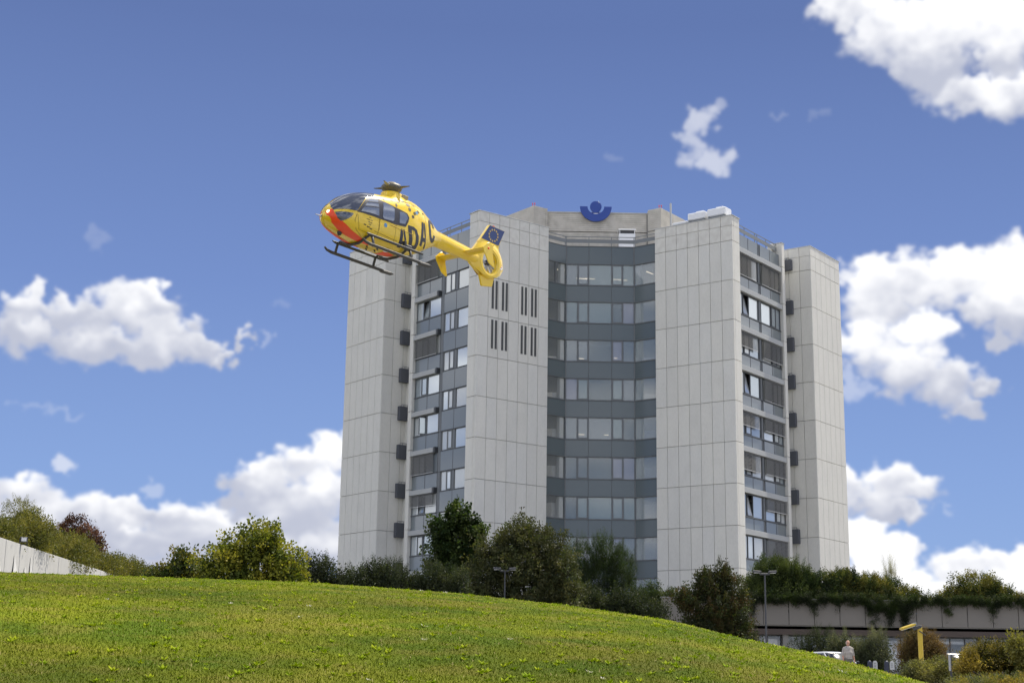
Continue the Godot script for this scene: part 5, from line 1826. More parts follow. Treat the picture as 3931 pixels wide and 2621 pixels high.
	for i in 20:
		var t := i / 19.0
		var x := lerpf(-2.75, -5.9, t)
		var w := 0.54 * pow(sin(PI * clampf(t * 0.92 + 0.06, 0, 1)), 0.45)
		var base: float = _hsta(x)[2] - 0.32
		var hh := 0.32 + 0.10 * sin(PI * t)
		var row := PackedVector3Array()
		for k in 17:
			var a := PI * k / 16.0
			row.append(Vector3(x + HX, base + hh * pow(sin(a), 0.75), -w * cos(a)))
		rows.append(row)
	b.grid(rows, false, 0)
	part("engine_cowling", b.mesh(M.yellow_paint), o)
	b = MB.new()
	rows = []
	for i in 9:
		var t := i / 8.0
		var row := PackedVector3Array()
		var lx := lerpf(0.86, 0.43, pow(t, 0.7))
		var lz := lerpf(0.58, 0.38, pow(t, 0.8))
		for k in 28:
			var a := TAU * k / 28.0
			row.append(Vector3(HX - 3.82 + lerpf(-0.12, 0.06, t) + cos(a) * lx, lerpf(2.50, 2.87, t), sin(a) * lz))
		rows.append(row)
	rows.append(PackedVector3Array(rows[8]))
	for k in 28:
		rows[9][k] = Vector3(HX - 3.76, 2.89, 0)
	b.grid(rows, true, 0)
	var mf := part("mast_fairing", b.mesh(M.yellow_paint), o)
	b = MB.new()
	b.box(Vector3(HX - 4.05, 2.74, -0.44), Vector3(0.36, 0.17, 0.03), 0.01, Basis(Vector3.RIGHT, -0.25))
	part("intake_grille", b.mesh(mat("grille", lin(0.42, 0.34, 0.2), 0.6)), mf)
	# rotor head with its four blade roots
	b = MB.new()
	b.lathe([[0.0, 0.0], [0.25, 0.0], [0.27, 0.05], [0.27, 0.10], [0.38, 0.17], [0.42, 0.27], [0.35, 0.37], [0.16, 0.425], [0.0, 0.43]], 20, Transform3D(Basis(), Vector3(HX - 3.74, 2.85, 0)))
	var hub := part("rotor_hub", b.mesh(M.hub_metal), o)
	b = MB.new()
	b.lathe([[0.0, 0.0], [0.20, 0.0], [0.19, 0.03], [0.0, 0.05]], 16, Transform3D(Basis(), Vector3(HX - 3.74, 3.265, 0)))
	part("hub_cap", b.mesh(mat("cap_yellow", lin(0.40, 0.30, 0.05), 0.5)), hub)
	for k in 4:
		var a := deg_to_rad(22.0 + 90.0 * k)
		b = MB.new()
		var rws := []
		for i in 8:
			var t := i / 7.0
			var row := PackedVector3Array()
			var w := lerpf(0.15, 0.035, pow(t, 0.8))
			for j in 10:
				var an := TAU * j / 10.0
				row.append(Vector3(0.22 + t * 0.52, 0.02 + 0.03 * t + sin(an) * lerpf(0.055, 0.012, t), cos(an) * w))
			rws.append(row)
		b.grid(rws, true, 0)
		part("rotor_blade_root", b.mesh(M.hub_metal if k % 2 else M.blade_grey), hub, Transform3D(Basis(Vector3.UP, a), Vector3(HX - 3.74, 3.09, 0)))
	# tail boom, fin with fan shroud, stabiliser
	b = MB.new()
	rows = []
	for i in 16:
		var t := i / 15.0
		var row := PackedVector3Array()
		for k in 20:
			var a := TAU * k / 20.0
			row.append(Vector3(HX + lerpf(-6.1, -8.95, t), lerpf(1.77, 1.60, t) + sin(a) * lerpf(0.31, 0.255, t), cos(a) * lerpf(0.27, 0.15, t)))
		rows.append(row)
	b.grid(rows, true, 0)
	var boom := part("tail_boom", b.mesh(M.yellow_paint), o)
	b = MB.new()
	b.tube([Vector3(HX - 6.2, 2.10, 0), Vector3(HX - 8.45, 1.90, 0)], [0.035, 0.03], 6)
	part("drive_shaft_cover", b.mesh(M.yellow_paint), boom)
	var hole := Vector2(HX - 9.47, 1.60)
	var ring := PackedVector2Array()
	for p in [[-8.30, 1.80], [-8.52, 1.98], [-8.93, 2.50], [-10.04, 2.46], [-10.08, 2.25], [-10.33, 1.90], [-10.40, 1.50], [-10.22, 1.22], [-9.92, 1.05], [-9.46, 0.98], [-9.05, 1.02], [-8.70, 1.16], [-8.35, 1.36]]:
		ring.append(Vector2(p[0] + HX, p[1]))
	# the plate between the hole and the rim, swelling towards the hole
	b = MB.new()
	var cw := Geometry2D.is_polygon_clockwise(ring)
	var rim := []
	for k in 97:
		var a := TAU * k / 96.0
		var dir := Vector2(cos(a), sin(a))
		var best := 0.62
		for e in ring.size():
			var hit: Variant = Geometry2D.segment_intersects_segment(hole, hole + dir * 3.0, ring[e], ring[(e + 1) % ring.size()])
			if hit != null:
				best = maxf(best, hole.distance_to(hit))
		rim.append(best)
	for sg in [-1.0, 1.0]:
		var rws := []
		for f in 6:
			var row := PackedVector3Array()
			for k in 97:
				var a := TAU * k / 96.0
				var rr := lerpf(0.46, rim[k], f / 5.0)
				row.append(Vector3(hole.x + cos(a) * rr, hole.y + sin(a) * rr, sg * lerpf(0.165, 0.06, smoothstep(0.35, 0.95, (rr - 0.46) / 0.5))))
			rws.append(row)
		var b2 := MB.new()
		b2.grid(rws, false, 1)
		if b2.n[10].z * sg < 0:
			b2 = MB.new()
			b2.grid(rws, false, -1)
		var base := b.v.size()
		b.v.append_array(b2.v)
		b.n.append_array(b2.n)
		b.uv.append_array(b2.uv)
		for q in b2.ix:
			b.ix.append(q + base)
	for k in 32:
		var a0 := TAU * k / 32.0
		var a1 := TAU * (k + 1) / 32.0
		var p := hole + Vector2(cos(a0), sin(a0)) * 0.46
		var q := hole + Vector2(cos(a1), sin(a1)) * 0.46
		b.quad(Vector3(q.x, q.y, -0.165), Vector3(p.x, p.y, -0.165), Vector3(p.x, p.y, 0.165), Vector3(q.x, q.y, 0.165))
	for k in ring.size():
		var p := ring[k]
		var q := ring[(k + 1) % ring.size()]
		if cw:
			var s := p
			p = q
			q = s
		b.quad(Vector3(p.x, p.y, -0.06), Vector3(q.x, q.y, -0.06), Vector3(q.x, q.y, 0.06), Vector3(p.x, p.y, 0.06))
	var fin := part("fan_shroud", b.mesh(M.yellow_paint), o)
	# a rounded bead swells the shroud to its full thickness
	b = MB.new()
	rows = []
	for k in 41:
		var a := TAU * k / 40.0
		var row := PackedVector3Array()
		for j in 12:
			var c := TAU * j / 12.0
			var rr := 0.56 + cos(c) * 0.13
			row.append(Vector3(hole.x + cos(a) * rr, hole.y + sin(a) * rr, sin(c) * 0.185))
		rows.append(row)
	b.grid(rows, true, 1)
	if b.n[0].x < 0:
		b = MB.new()
		b.grid(rows, true, -1)
	part("shroud_ring", b.mesh(M.yellow_paint), fin)
	# fan
	b = MB.new()
	b.lathe([[0.0, -0.08], [0.12, -0.06], [0.13, 0.06], [0.0, 0.09]], 12, Transform3D(Basis(Vector3.RIGHT, PI / 2), Vector3(hole.x, hole.y, 0)))
	var fan := part("tail_fan", b.mesh(M.dark_metal), o)
	for k in 10:
		b = MB.new()
		b.box(Vector3(0, 0.28, 0), Vector3(0.07, 0.33, 0.012), 0.0, Basis(Vector3.UP, 0.6))
		part("fan_blade", b.mesh(M.blade_grey), fan, Transform3D(Basis(Vector3(0, 0, 1), TAU * (k + 0.3 * sin(k * 3.0)) / 10.0), Vector3(hole.x, hole.y, -0.02)))
	for k in 3:
		b = MB.new()
		b.box(Vector3(0, 0.26, 0), Vector3(0.05, 0.42, 0.05), 0.01)
		part("fan_strut", b.mesh(M.yellow_paint if k else M.black_paint), fan, Transform3D(Basis(Vector3(0, 0, 1), 0.5 + TAU * k / 3.0), Vector3(hole.x, hole.y, 0.09)))
	# upper fin with its flag panel
	b = MB.new()
	b.prism(PackedVector2Array([Vector2(HX - 8.80, 2.36), Vector2(HX - 10.06, 2.32), Vector2(HX - 10.06, 2.46), Vector2(HX - 10.34, 3.16), Vector2(HX - 10.40, 3.20), Vector2(HX - 9.42, 3.22), Vector2(HX - 8.93, 2.52)]), 0.13, Transform3D(), 0.03)
	part("tail_fin", b.mesh(M.yellow_paint), o)
	for sg in [-1.0, 1.0]:
		b = MB.new()
		b.prism(PackedVector2Array([Vector2(HX - 8.96, 2.53), Vector2(HX - 10.03, 2.48), Vector2(HX - 10.36, 3.19), Vector2(HX - 9.43, 3.205)]), 0.008, Transform3D(Basis(), Vector3(0, 0, sg * 0.071)))
		var fl := part("flag_panel", b.mesh(M.blue_paint), o)
		b = MB.new()
		for k in 12:
			var a := TAU * k / 12.0
			b.prism(_star(Vector2(HX - 9.68 + cos(a) * 0.27 - sin(a) * 0.04, 2.83 + sin(a) * 0.25), 0.062), 0.006, Transform3D(Basis(), Vector3(0, 0, sg * 0.077)))
		part("flag_stars", b.mesh(M.gold_print), fl)
	b = MB.new()
	b.lathe([[0.0, 0.0], [0.06, 0.0], [0.06, 0.05], [0.0, 0.09]], 10, Transform3D(Basis(), Vector3(HX - 9.72, 3.20, 0)))
	part("tail_beacon", b.mesh(M.red_lamp), o)
	b = MB.new()
	b.prism(PackedVector2Array([Vector2(HX - 8.98, 1.0), Vector2(HX - 9.15, 0.58), Vector2(HX - 9.2, 0.55), Vector2(HX - 9.82, 0.66), Vector2(HX - 9.93, 1.06)]), 0.09, Transform3D(), 0.02)
	part("bumper_fin", b.mesh(M.yellow_paint), o)
	# stabiliser with swept end plates
	b = MB.new()
	rows = []
	for i in 2:
		var row := PackedVector3Array()
		for k in 16:
			var a := TAU * k / 16.0
			row.append(Vector3(HX - 8.06 + cos(a) * 0.25, 1.62 + sin(a) * 0.045 + 0.02 * cos(a), -1.28 if i == 0 else 1.28))
		rows.append(row)
	b.grid(rows, true, 0)
	part("stabiliser", b.mesh(M.yellow_paint), o)
	for sg in [-1.0, 1.0]:
		b = MB.new()
		b.prism(PackedVector2Array([Vector2(HX - 7.72, 1.62), Vector2(HX - 7.98, 1.86), Vector2(HX - 8.10, 1.90), Vector2(HX - 8.34, 1.82), Vector2(HX - 8.32, 1.52), Vector2(HX - 8.48, 0.98), Vector2(HX - 8.40, 0.94), Vector2(HX - 8.12, 1.06), Vector2(HX - 7.80, 1.46)]), 0.05, Transform3D(Basis(), Vector3(0, 0, sg * 1.29)), 0.015)
		var ep := part("end_plate", b.mesh(M.yellow_paint), o)
		b = MB.new()
		b.lathe([[0.0, 0.0], [0.045, 0.0], [0.04, 0.03], [0.0, 0.04]], 10, Transform3D(Basis(Vector3.RIGHT, sg * PI / 2), Vector3(HX - 8.05, 1.64, sg * 1.31)))
		part("position_light", b.mesh(M.orange_paint), ep)
	# small tricolour and round medical badge on the port side of the tail
	for k in 3:
		b = MB.new()
		b.box(Vector3(HX - 9.62, 2.37 - 0.045 * k, -0.100), Vector3(0.2, 0.043, 0.006))
		part("tricolour", b.mesh([M.black_paint, mat("flag_red", lin(0.55, 0.02, 0.02), 0.5), M.gold_print][k]), fin)
	b = MB.new()
	b.lathe([[0.0, 0.012], [0.11, 0.012], [0.11, 0.0], [0.0, 0.0]], 16, Transform3D(Basis(Vector3.RIGHT, -PI / 2 + 0.3), Vector3(HX - 10.17, 1.56, -0.128)))
	part("round_badge", b.mesh(M.white_metal), fin)
	b = MB.new()
	b.box(Vector3(HX - 10.17, 1.56, -0.145), Vector3(0.12, 0.035, 0.006))
	b.box(Vector3(HX - 10.17, 1.56, -0.1465), Vector3(0.035, 0.12, 0.006))
	part("badge_cross", b.mesh(M.flag_red), fin)
	# skids: runner, step rail and two cross tubes
	for sg in [-1.0, 1.0]:
		b = MB.new()
		b.tube([Vector3(HX - 1.50, 0.30, sg * 1.03), Vector3(HX - 1.62, 0.22, sg * 1.03), Vector3(HX - 1.85, 0.18, sg * 1.03), Vector3(HX - 4.7, 0.16, sg * 1.03), Vector3(HX - 4.98, 0.17, sg * 1.03)], [0.035, 0.05, 0.06, 0.06, 0.055], 10)
		var sk := part("skid_runner", b.mesh(M.skid), o)
		b = MB.new()
		b.prism(PackedVector2Array([Vector2(HX - 4.45, 0.11), Vector2(HX - 4.55, 0.08), Vector2(HX - 5.05, 0.10), Vector2(HX - 5.16, 0.15), Vector2(HX - 5.0, 0.19), Vector2(HX - 4.5, 0.17)]), 0.17, Transform3D(Basis(), Vector3(0, 0, sg * 1.03)), 0.02)
		part("skid_shoe", b.mesh(M.skid), sk)
		b = MB.new()
		b.tube([Vector3(HX - 1.78, 0.60, sg * 0.93), Vector3(HX - 1.95, 0.575, sg * 0.94), Vector3(HX - 4.3, 0.56, sg * 0.94), Vector3(HX - 4.75, 0.57, sg * 0.93)], [0.025, 0.055, 0.055, 0.04], 8)
		part("step_rail", b.mesh(M.skid), o)
	for x in [[-2.05, -1.95], [-4.05, -4.05]]:
		b = MB.new()
		var path := []
		for p in [[1.03, 0.16], [1.00, 0.34], [0.93, 0.56], [0.78, 0.64], [0.5, 0.52 if x[0] > -3 else 0.46], [0.25, 0.42 if x[0] > -3 else 0.40], [-0.25, 0.42 if x[0] > -3 else 0.40], [-0.5, 0.52 if x[0] > -3 else 0.46], [-0.78, 0.64], [-0.93, 0.56], [-1.00, 0.34], [-1.03, 0.16]]:
			path.append(Vector3(HX + x[0], p[1] - 0.03, p[0]))
		var rad := []
		rad.resize(path.size())
		rad.fill(0.052)
		b.tube(path, rad, 9)
		part("cross_tube", b.mesh(M.skid), o)
	b = MB.new()
	b.box(Vector3(HX - 4.02, 0.62, -0.86), Vector3(0.34, 0.22, 0.14), 0.03)
	b.box(Vector3(HX - 3.92, 0.80, -0.78), Vector3(0.10, 0.2, 0.1), 0.02)
	part("skid_fitting", b.mesh(M.skid), o)
	# dark fittings under the belly
	b = MB.new()
	for q in [[-2.55, -0.15], [-2.75, 0.1], [-2.95, -0.3], [-3.05, -0.05]]:
		b.box(Vector3(HX + q[0], 0.385, q[1]), Vector3(0.16, 0.05, 0.05), 0.01, Basis(Vector3.UP, 0.6))
	part("belly_antenna", b.mesh(M.dark_metal), o)
	b = MB.new()
	b.lathe([[0.0, -0.02], [0.13, -0.015], [0.14, 0.02]], 14, Transform3D(Basis(), Vector3(HX - 3.35, 0.405, -0.38)))
	b.lathe([[0.0, -0.02], [0.07, -0.015], [0.08, 0.02]], 12, Transform3D(Basis(), Vector3(HX - 3.7, 0.43, -0.42)))
	part("belly_light", b.mesh(M.white_metal), o)


# ---------------------------------------------------------------- street furniture and cars
func _street() -> void:
	for q in [[-0.21, -88.0, 6.95, 1.9, "grey double-armed street lamp in front of the brown-green tree"], [15.35, -90.0, 7.15, 0.54, "tall grey double-armed street lamp before the low building's creepers"]]:
		var g: float = q[3]
		var h: float = q[2] - g
		var o := thing("street_lamp", q[4], "street lamp", Vector3(q[0], g, q[1]), 0.0, "street lamps along the path")
		var b := MB.new()
		b.tube([Vector3(0, -0.4, 0), Vector3(0, h * 0.3, 0), Vector3(0, h - 0.22, 0)], [0.08, 0.06, 0.045], 10)
		part("pole", b.mesh(M.lamp_grey), o)
		b = MB.new()
		b.box(Vector3(0, h - 0.2, 0), Vector3(0.62, 0.12, 0.12), 0.03)
		part("arm", b.mesh(M.lamp_grey), o)
		for sg in [-1.0, 1.0]:
			b = MB.new()
			b.box(Vector3(sg * 0.46, h - 0.07, 0), Vector3(0.48, 0.13, 0.30), 0.03, Basis(Vector3(0, 0, 1), sg * 0.06))
			var hd := part("lamp_head", b.mesh(M.lamp_grey), o)
			b = MB.new()
			b.box(Vector3(sg * 0.46, h - 0.14, 0), Vector3(0.36, 0.02, 0.22))
			part("lamp_glass", b.mesh(M.white_metal), hd)
	# yellow floodlight post
	var fp := thing("floodlight_post", "yellow square post with a tilted flat floodlight on top, lower right", "floodlight", Vector3(15.24, 0.2, -56.0))
	var m := MB.new()
	m.box(Vector3(0, 1.08, 0), Vector3(0.155, 2.36, 0.155), 0.02)
	part("pole", m.mesh(M.yellow_post), fp)
	m = MB.new()
	m.box(Vector3(-0.10, 2.24, 0.02), Vector3(0.30, 0.12, 0.16), 0.02, Basis(Vector3(0, 0, 1), 0.35))
	m.box(Vector3(0.0, 2.29, 0.0), Vector3(0.14, 0.08, 0.14), 0.02)
	m.tube([Vector3(-0.05, 2.12, 0.1), Vector3(0.18, 1.96, 0.12)], [0.02, 0.015], 6)
	part("bracket", m.mesh(M.lamp_grey), fp)
	m = MB.new()
	m.box(Vector3(-0.44, 2.27, 0.0), Vector3(0.56, 0.09, 0.42), 0.025, Basis(Vector3(0, 0, 1), 0.33))
	var fh := part("lamp_head", m.mesh(M.yellow_post), fp)
	m = MB.new()
	m.box(Vector3(-0.205, 2.35, 0.0), Vector3(0.12, 0.115, 0.40), 0.02, Basis(Vector3(0, 0, 1), 0.33))
	part("end_cap", m.mesh(M.rail), fh)
	m = MB.new()
	m.box(Vector3(-0.43, 2.22, 0.0), Vector3(0.46, 0.02, 0.34), 0.0, Basis(Vector3(0, 0, 1), 0.33))
	part("lamp_glass", m.mesh(M.white_metal), fh)
	# small floodlight on the retaining wall
	var wl := thing("wall_floodlight", "small dark-framed floodlight standing on top of the retaining wall", "floodlight", Vector3(-18.65, 5.13, -57.5), 0.5)
	m = MB.new()
	m.box(Vector3(0, 0.20, 0), Vector3(0.30, 0.20, 0.14), 0.02)
	part("housing", m.mesh(M.dark_metal), wl)
	m = MB.new()
	m.box(Vector3(0, 0.20, 0.075), Vector3(0.19, 0.14, 0.01))
	part("glass", m.mesh(M.white_metal), wl)
	m = MB.new()
	m.box(Vector3(-0.14, 0.09, 0), Vector3(0.025, 0.2, 0.04))
	m.box(Vector3(0.14, 0.09, 0), Vector3(0.025, 0.2, 0.04))
	m.box(Vector3(0, 0.005, 0), Vector3(0.3, 0.02, 0.06))
	part("bracket", m.mesh(M.dark_metal), wl)
	# posts with rounded white plates
	for q in [[16.02, -64.0, 0.50, 1.40, "pair of dark round-topped posts with a white plate beside the rusty shrub", true], [15.55, -65.0, 0.54, 1.42, "white round-topped plate half hidden by the lawn beside the person", false]]:
		var o := thing("marker_post", q[4], "post", Vector3(q[0], q[2], q[1]), 0.0)
		var h: float = q[3] - q[2]
		var b := MB.new()
		b.lathe([[0.0, -0.3], [0.10, -0.3], [0.10, h - 0.1], [0.08, h - 0.03], [0.04, h], [0.0, h + 0.01]], 14)
		part("post", b.mesh(M.navy), o, Transform3D(Basis(), Vector3(-0.06, 0, -0.05)))
		b = MB.new()
		var pl := PackedVector2Array([Vector2(-0.1, h - 0.36), Vector2(0.1, h - 0.36)])
		for k in 9:
			var a := PI * k / 8.0
			pl.append(Vector2(cos(a) * 0.1, h - 0.1 + sin(a) * 0.1))
		b.prism(pl, 0.03, Transform3D(Basis(), Vector3(0.16, 0, 0)), 0.006)
		var plate := part("plate", b.mesh(M.plate_white), o)
		b = MB.new()
		for k in 3:
			b.box(Vector3(0.15, h - 0.12 - k * 0.065, 0.018), Vector3(0.08 - 0.02 * (k % 2), 0.016, 0.004))
		part("plate_print", b.mesh(M.lamp_grey), plate)
		b = MB.new()
		b.box(Vector3(0.16, h / 2 - 0.5, -0.02), Vector3(0.05, h - 0.3, 0.04))
		part("stem", b.mesh(M.navy), o)
	# slim sign post
	var sp := thing("sign_post", "slim dark post with a narrow white board beside the golden bush", "sign", Vector3(14.55, 0.0, -50.0), 0.35)
	m = MB.new()
	m.box(Vector3(0.03, 0.55, 0), Vector3(0.06, 1.56, 0.06), 0.01)
	part("post", m.mesh(M.dark_metal), sp)
	m = MB.new()
	m.box(Vector3(-0.035, 1.06, 0.03), Vector3(0.07, 0.52, 0.03), 0.005)
	part("board", m.mesh(M.plate_white), sp)
	# the two parked cars
	var c0 := _car("white parked hatchback half hidden behind the lawn beside the person", M.car_white)
	c0.position = Vector3(15.75, 0.54, -74.0)
	c0.rotation.y = -1.25
	var c1 := c0.duplicate()
	c1.name = numbered("parked_car")
	add_child(c1, true)
	tag(c1, "grey parked car glimpsed between the rusty shrub and the golden bush", "car", "cars parked behind the mound")
	c1.position = Vector3(20.4, 0.45, -70.0)
	c1.rotation.y = -1.4
	(c1.get_node("body") as MeshInstance3D).set_surface_override_material(0, M.car_grey)
	(c1.get_node("roof") as MeshInstance3D).set_surface_override_material(0, M.car_grey)

func _car(label: String, paint: Material) -> Node3D:
	var o := thing("parked_car", label, "car", Vector3.ZERO, 0.0, "cars parked behind the mound")
	# x forward; half the profile is lofted across the width
	var lower := [[-1.95, 0.35, 0.80], [-1.85, 0.28, 0.90], [-1.2, 0.24, 0.94], [0.0, 0.22, 0.93], [1.1, 0.24, 0.90], [1.75, 0.28, 0.78], [1.98, 0.34, 0.62]]
	var rows := []
	for s in lower:
		var row := PackedVector3Array()
		for k in 20:
			var a := TAU * k / 20.0
			var c := cos(a)
			var q := sin(a)
			var w := 0.84 if absf(s[0]) < 1.7 else 0.74
			row.append(Vector3(s[0], (s[1] + s[2]) / 2 + (s[2] - s[1]) / 2 * signf(q) * pow(absf(q), 0.45), w * signf(c) * pow(absf(c), 0.45)))
		rows.append(row)
	for e in [0, lower.size() - 1]:
		var cap := PackedVector3Array()
		for k in 20:
			cap.append(Vector3(lower[e][0] * 1.005, (lower[e][1] + lower[e][2]) / 2, 0))
		if e == 0:
			rows.insert(0, cap)
		else:
			rows.append(cap)
	var b := MB.new()
	b.grid(rows, true, 0)
	part("body", b.mesh(), o, Transform3D(), paint)
	# greenhouse
	b = MB.new()
	rows = []
	for s in [[0.90, 0.74, 0.0], [0.96, 0.72, 0.02], [1.30, 0.62, 0.5], [1.40, 0.58, 0.72]]:
		var row := PackedVector3Array()
		for k in 24:
			var a := TAU * k / 24.0
			var c := cos(a)
			var q := sin(a)
			var f: float = lerpf(1.12, 0.35, s[2])
			var r: float = lerpf(-1.80, -1.25, s[2])
			row.append(Vector3((f + r) / 2 + (f - r) / 2 * signf(c) * pow(absf(c), 0.5), s[0], s[1] * signf(q) * pow(absf(q), 0.5)))
		rows.append(row)
	b.grid(rows, true, 0)
	part("window_band", b.mesh(M.glass_black), o)
	b = MB.new()
	var top := []
	for s in [[1.385, 1.0], [1.43, 0.98], [1.47, 0.8], [1.485, 0.4], [1.488, 0.0]]:
		var row := PackedVector3Array()
		for k in 24:
			var a := TAU * k / 24.0
			var c := cos(a)
			var q := sin(a)
			row.append(Vector3(-0.40 + 0.80 * s[1] * signf(c) * pow(absf(c), 0.5), s[0], 0.60 * s[1] * signf(q) * pow(absf(q), 0.5)))
		top.append(row)
	b.grid(top, true, 0)
	for sg in [-1.0, 1.0]:
		b.tube([Vector3(1.08, 0.92, sg * 0.72), Vector3(0.32, 1.40, sg * 0.57)], [0.035, 0.03], 6)
		b.tube([Vector3(-0.45, 0.92, sg * 0.75), Vector3(-0.45, 1.40, sg * 0.60)], [0.03, 0.03], 6)
		b.tube([Vector3(-1.72, 0.92, sg * 0.70), Vector3(-1.16, 1.42, sg * 0.56)], [0.06, 0.05], 6)
	part("roof", b.mesh(), o, Transform3D(), paint)
	for x in [-1.25, 1.25]:
		for sg in [-1.0, 1.0]:
			b = MB.new()
			b.lathe([[0.18, -0.09], [0.28, -0.10], [0.31, -0.05], [0.31, 0.05], [0.28, 0.10], [0.18, 0.09]], 20, Transform3D(Basis(Vector3.RIGHT, PI / 2), Vector3.ZERO))
			var wh := part("wheel", b.mesh(M.tyre), o, Transform3D(Basis(), Vector3(x, 0.31, sg * 0.76)))
			b = MB.new()
			b.lathe([[0.0, 0.04], [0.06, 0.05], [0.18, 0.08], [0.19, -0.08], [0.0, -0.05]], 16, Transform3D(Basis(Vector3.RIGHT, PI / 2 * sg), Vector3.ZERO))
			part("rim", b.mesh(M.rail), wh)
	for sg in [-1.0, 1.0]:
		b = MB.new()
		b.box(Vector3(1.86, 0.62, sg * 0.55), Vector3(0.12, 0.13, 0.28), 0.03)
		part("headlight", b.mesh(M.white_metal), o)
		b = MB.new()
		b.box(Vector3(-1.88, 0.72, sg * 0.62), Vector3(0.08, 0.26, 0.16), 0.03)
		part("tail_light", b.mesh(M.flag_red), o)
		b = MB.new()
		b.box(Vector3(0.92, 0.98, sg * 0.90), Vector3(0.10, 0.12, 0.18), 0.03)
		part("wing_mirror", b.mesh(M.glass_black), o)
	return o

# ---------------------------------------------------------------- person
# bones: [a, b, ra, rb, blend]. The smooth union of the tapered capsules is meshed as surface nets.
func _field(p: Vector3, bones: Array) -> float:
	var d := 9.0
	for q in bones:
		var ab: Vector3 = q[1] - q[0]
		var t := clampf((p - q[0]).dot(ab) / maxf(ab.length_squared(), 1e-6), 0, 1)
		var v: Vector3 = p - q[0] - ab * t
		var s: Vector3 = q[5] if q.size() > 5 else Vector3.ONE
		var e := (v / s).length() - lerpf(q[2], q[3], t)
		var k: float = q[4]
		var h := clampf(0.5 + 0.5 * (d - e) / k, 0.0, 1.0)
		d = lerpf(d, e, h) - k * h * (1.0 - h)
	return d

func _nets(b: MB, lo: Vector3, hi: Vector3, cell: float, bones: Array, cuts := []) -> void:
	var n := Vector3i(((hi - lo) / cell).ceil()) + Vector3i.ONE
	var f := PackedFloat32Array()
	f.resize(n.x * n.y * n.z)
	f.fill(1.0)
	for z in n.z:
		for y in n.y:
			for x in n.x:
				var p := lo + Vector3(x, y, z) * cell
				var d := _field(p, bones)
				for c in cuts:
					d = maxf(d, (p - c[0]).dot(c[1]))
				f[(z * n.y + y) * n.x + x] = d
	var at := {}
	for z in n.z - 1:
		for y in n.y - 1:
			for x in n.x - 1:
				var sum := Vector3.ZERO
				var cnt := 0
				var vals := []
				var any_in := false
				var any_out := false
				for k in 8:
					var d: float = f[((z + (k >> 2)) * n.y + y + ((k >> 1) & 1)) * n.x + x + (k & 1)]
					vals.append(d)
					if d < 0:
						any_in = true
					else:
						any_out = true
				if not (any_in and any_out):
					continue
				for e in [[0, 1], [2, 3], [4, 5], [6, 7], [0, 2], [1, 3], [4, 6], [5, 7], [0, 4], [1, 5], [2, 6], [3, 7]]:
					var da: float = vals[e[0]]
					var db: float = vals[e[1]]
					if (da < 0) != (db < 0):
						var t := da / (da - db)
						var pa := Vector3(e[0] & 1, (e[0] >> 1) & 1, e[0] >> 2)
						var pb := Vector3(e[1] & 1, (e[1] >> 1) & 1, e[1] >> 2)
						sum += pa.lerp(pb, t)
						cnt += 1
				var p := lo + (Vector3(x, y, z) + sum / cnt) * cell
				var g := Vector3(vals[1] + vals[3] + vals[5] + vals[7] - vals[0] - vals[2] - vals[4] - vals[6], vals[2] + vals[3] + vals[6] + vals[7] - vals[0] - vals[1] - vals[4] - vals[5], vals[4] + vals[5] + vals[6] + vals[7] - vals[0] - vals[1] - vals[2] - vals[3]).normalized()
				at[Vector3i(x, y, z)] = b.vert(p, g)
	for key in at:
		for ax in 3:
			var u := (ax + 1) % 3
			var w := (ax + 2) % 3
			var e := Vector3i.ZERO
			e[ax] = 1
			var c0: Vector3i = key
			var c1: Vector3i = key + e
			var d0: float = f[(c0.z * n.y + c0.y) * n.x + c0.x]
			var d1: float = f[(c1.z * n.y + c1.y) * n.x + c1.x]
			if (d0 < 0) == (d1 < 0):
				continue
			var eu := Vector3i.ZERO
			eu[u] = 1
			var ew := Vector3i.ZERO
			ew[w] = 1
			var q := [key, key - eu, key - eu - ew, key - ew]
			if not (at.has(q[1]) and at.has(q[2]) and at.has(q[3])):
				continue
			var a: int = at[q[0]]
			var bb: int = at[q[1]]
			var c: int = at[q[2]]
			var d: int = at[q[3]]
			if (b.v[bb] - b.v[a]).cross(b.v[c] - b.v[a]).dot(b.n[a] + b.n[c]) > 0:
				b.ix.append_array([a, c, bb, a, d, c])
			else:
				b.ix.append_array([a, bb, c, a, c, d])

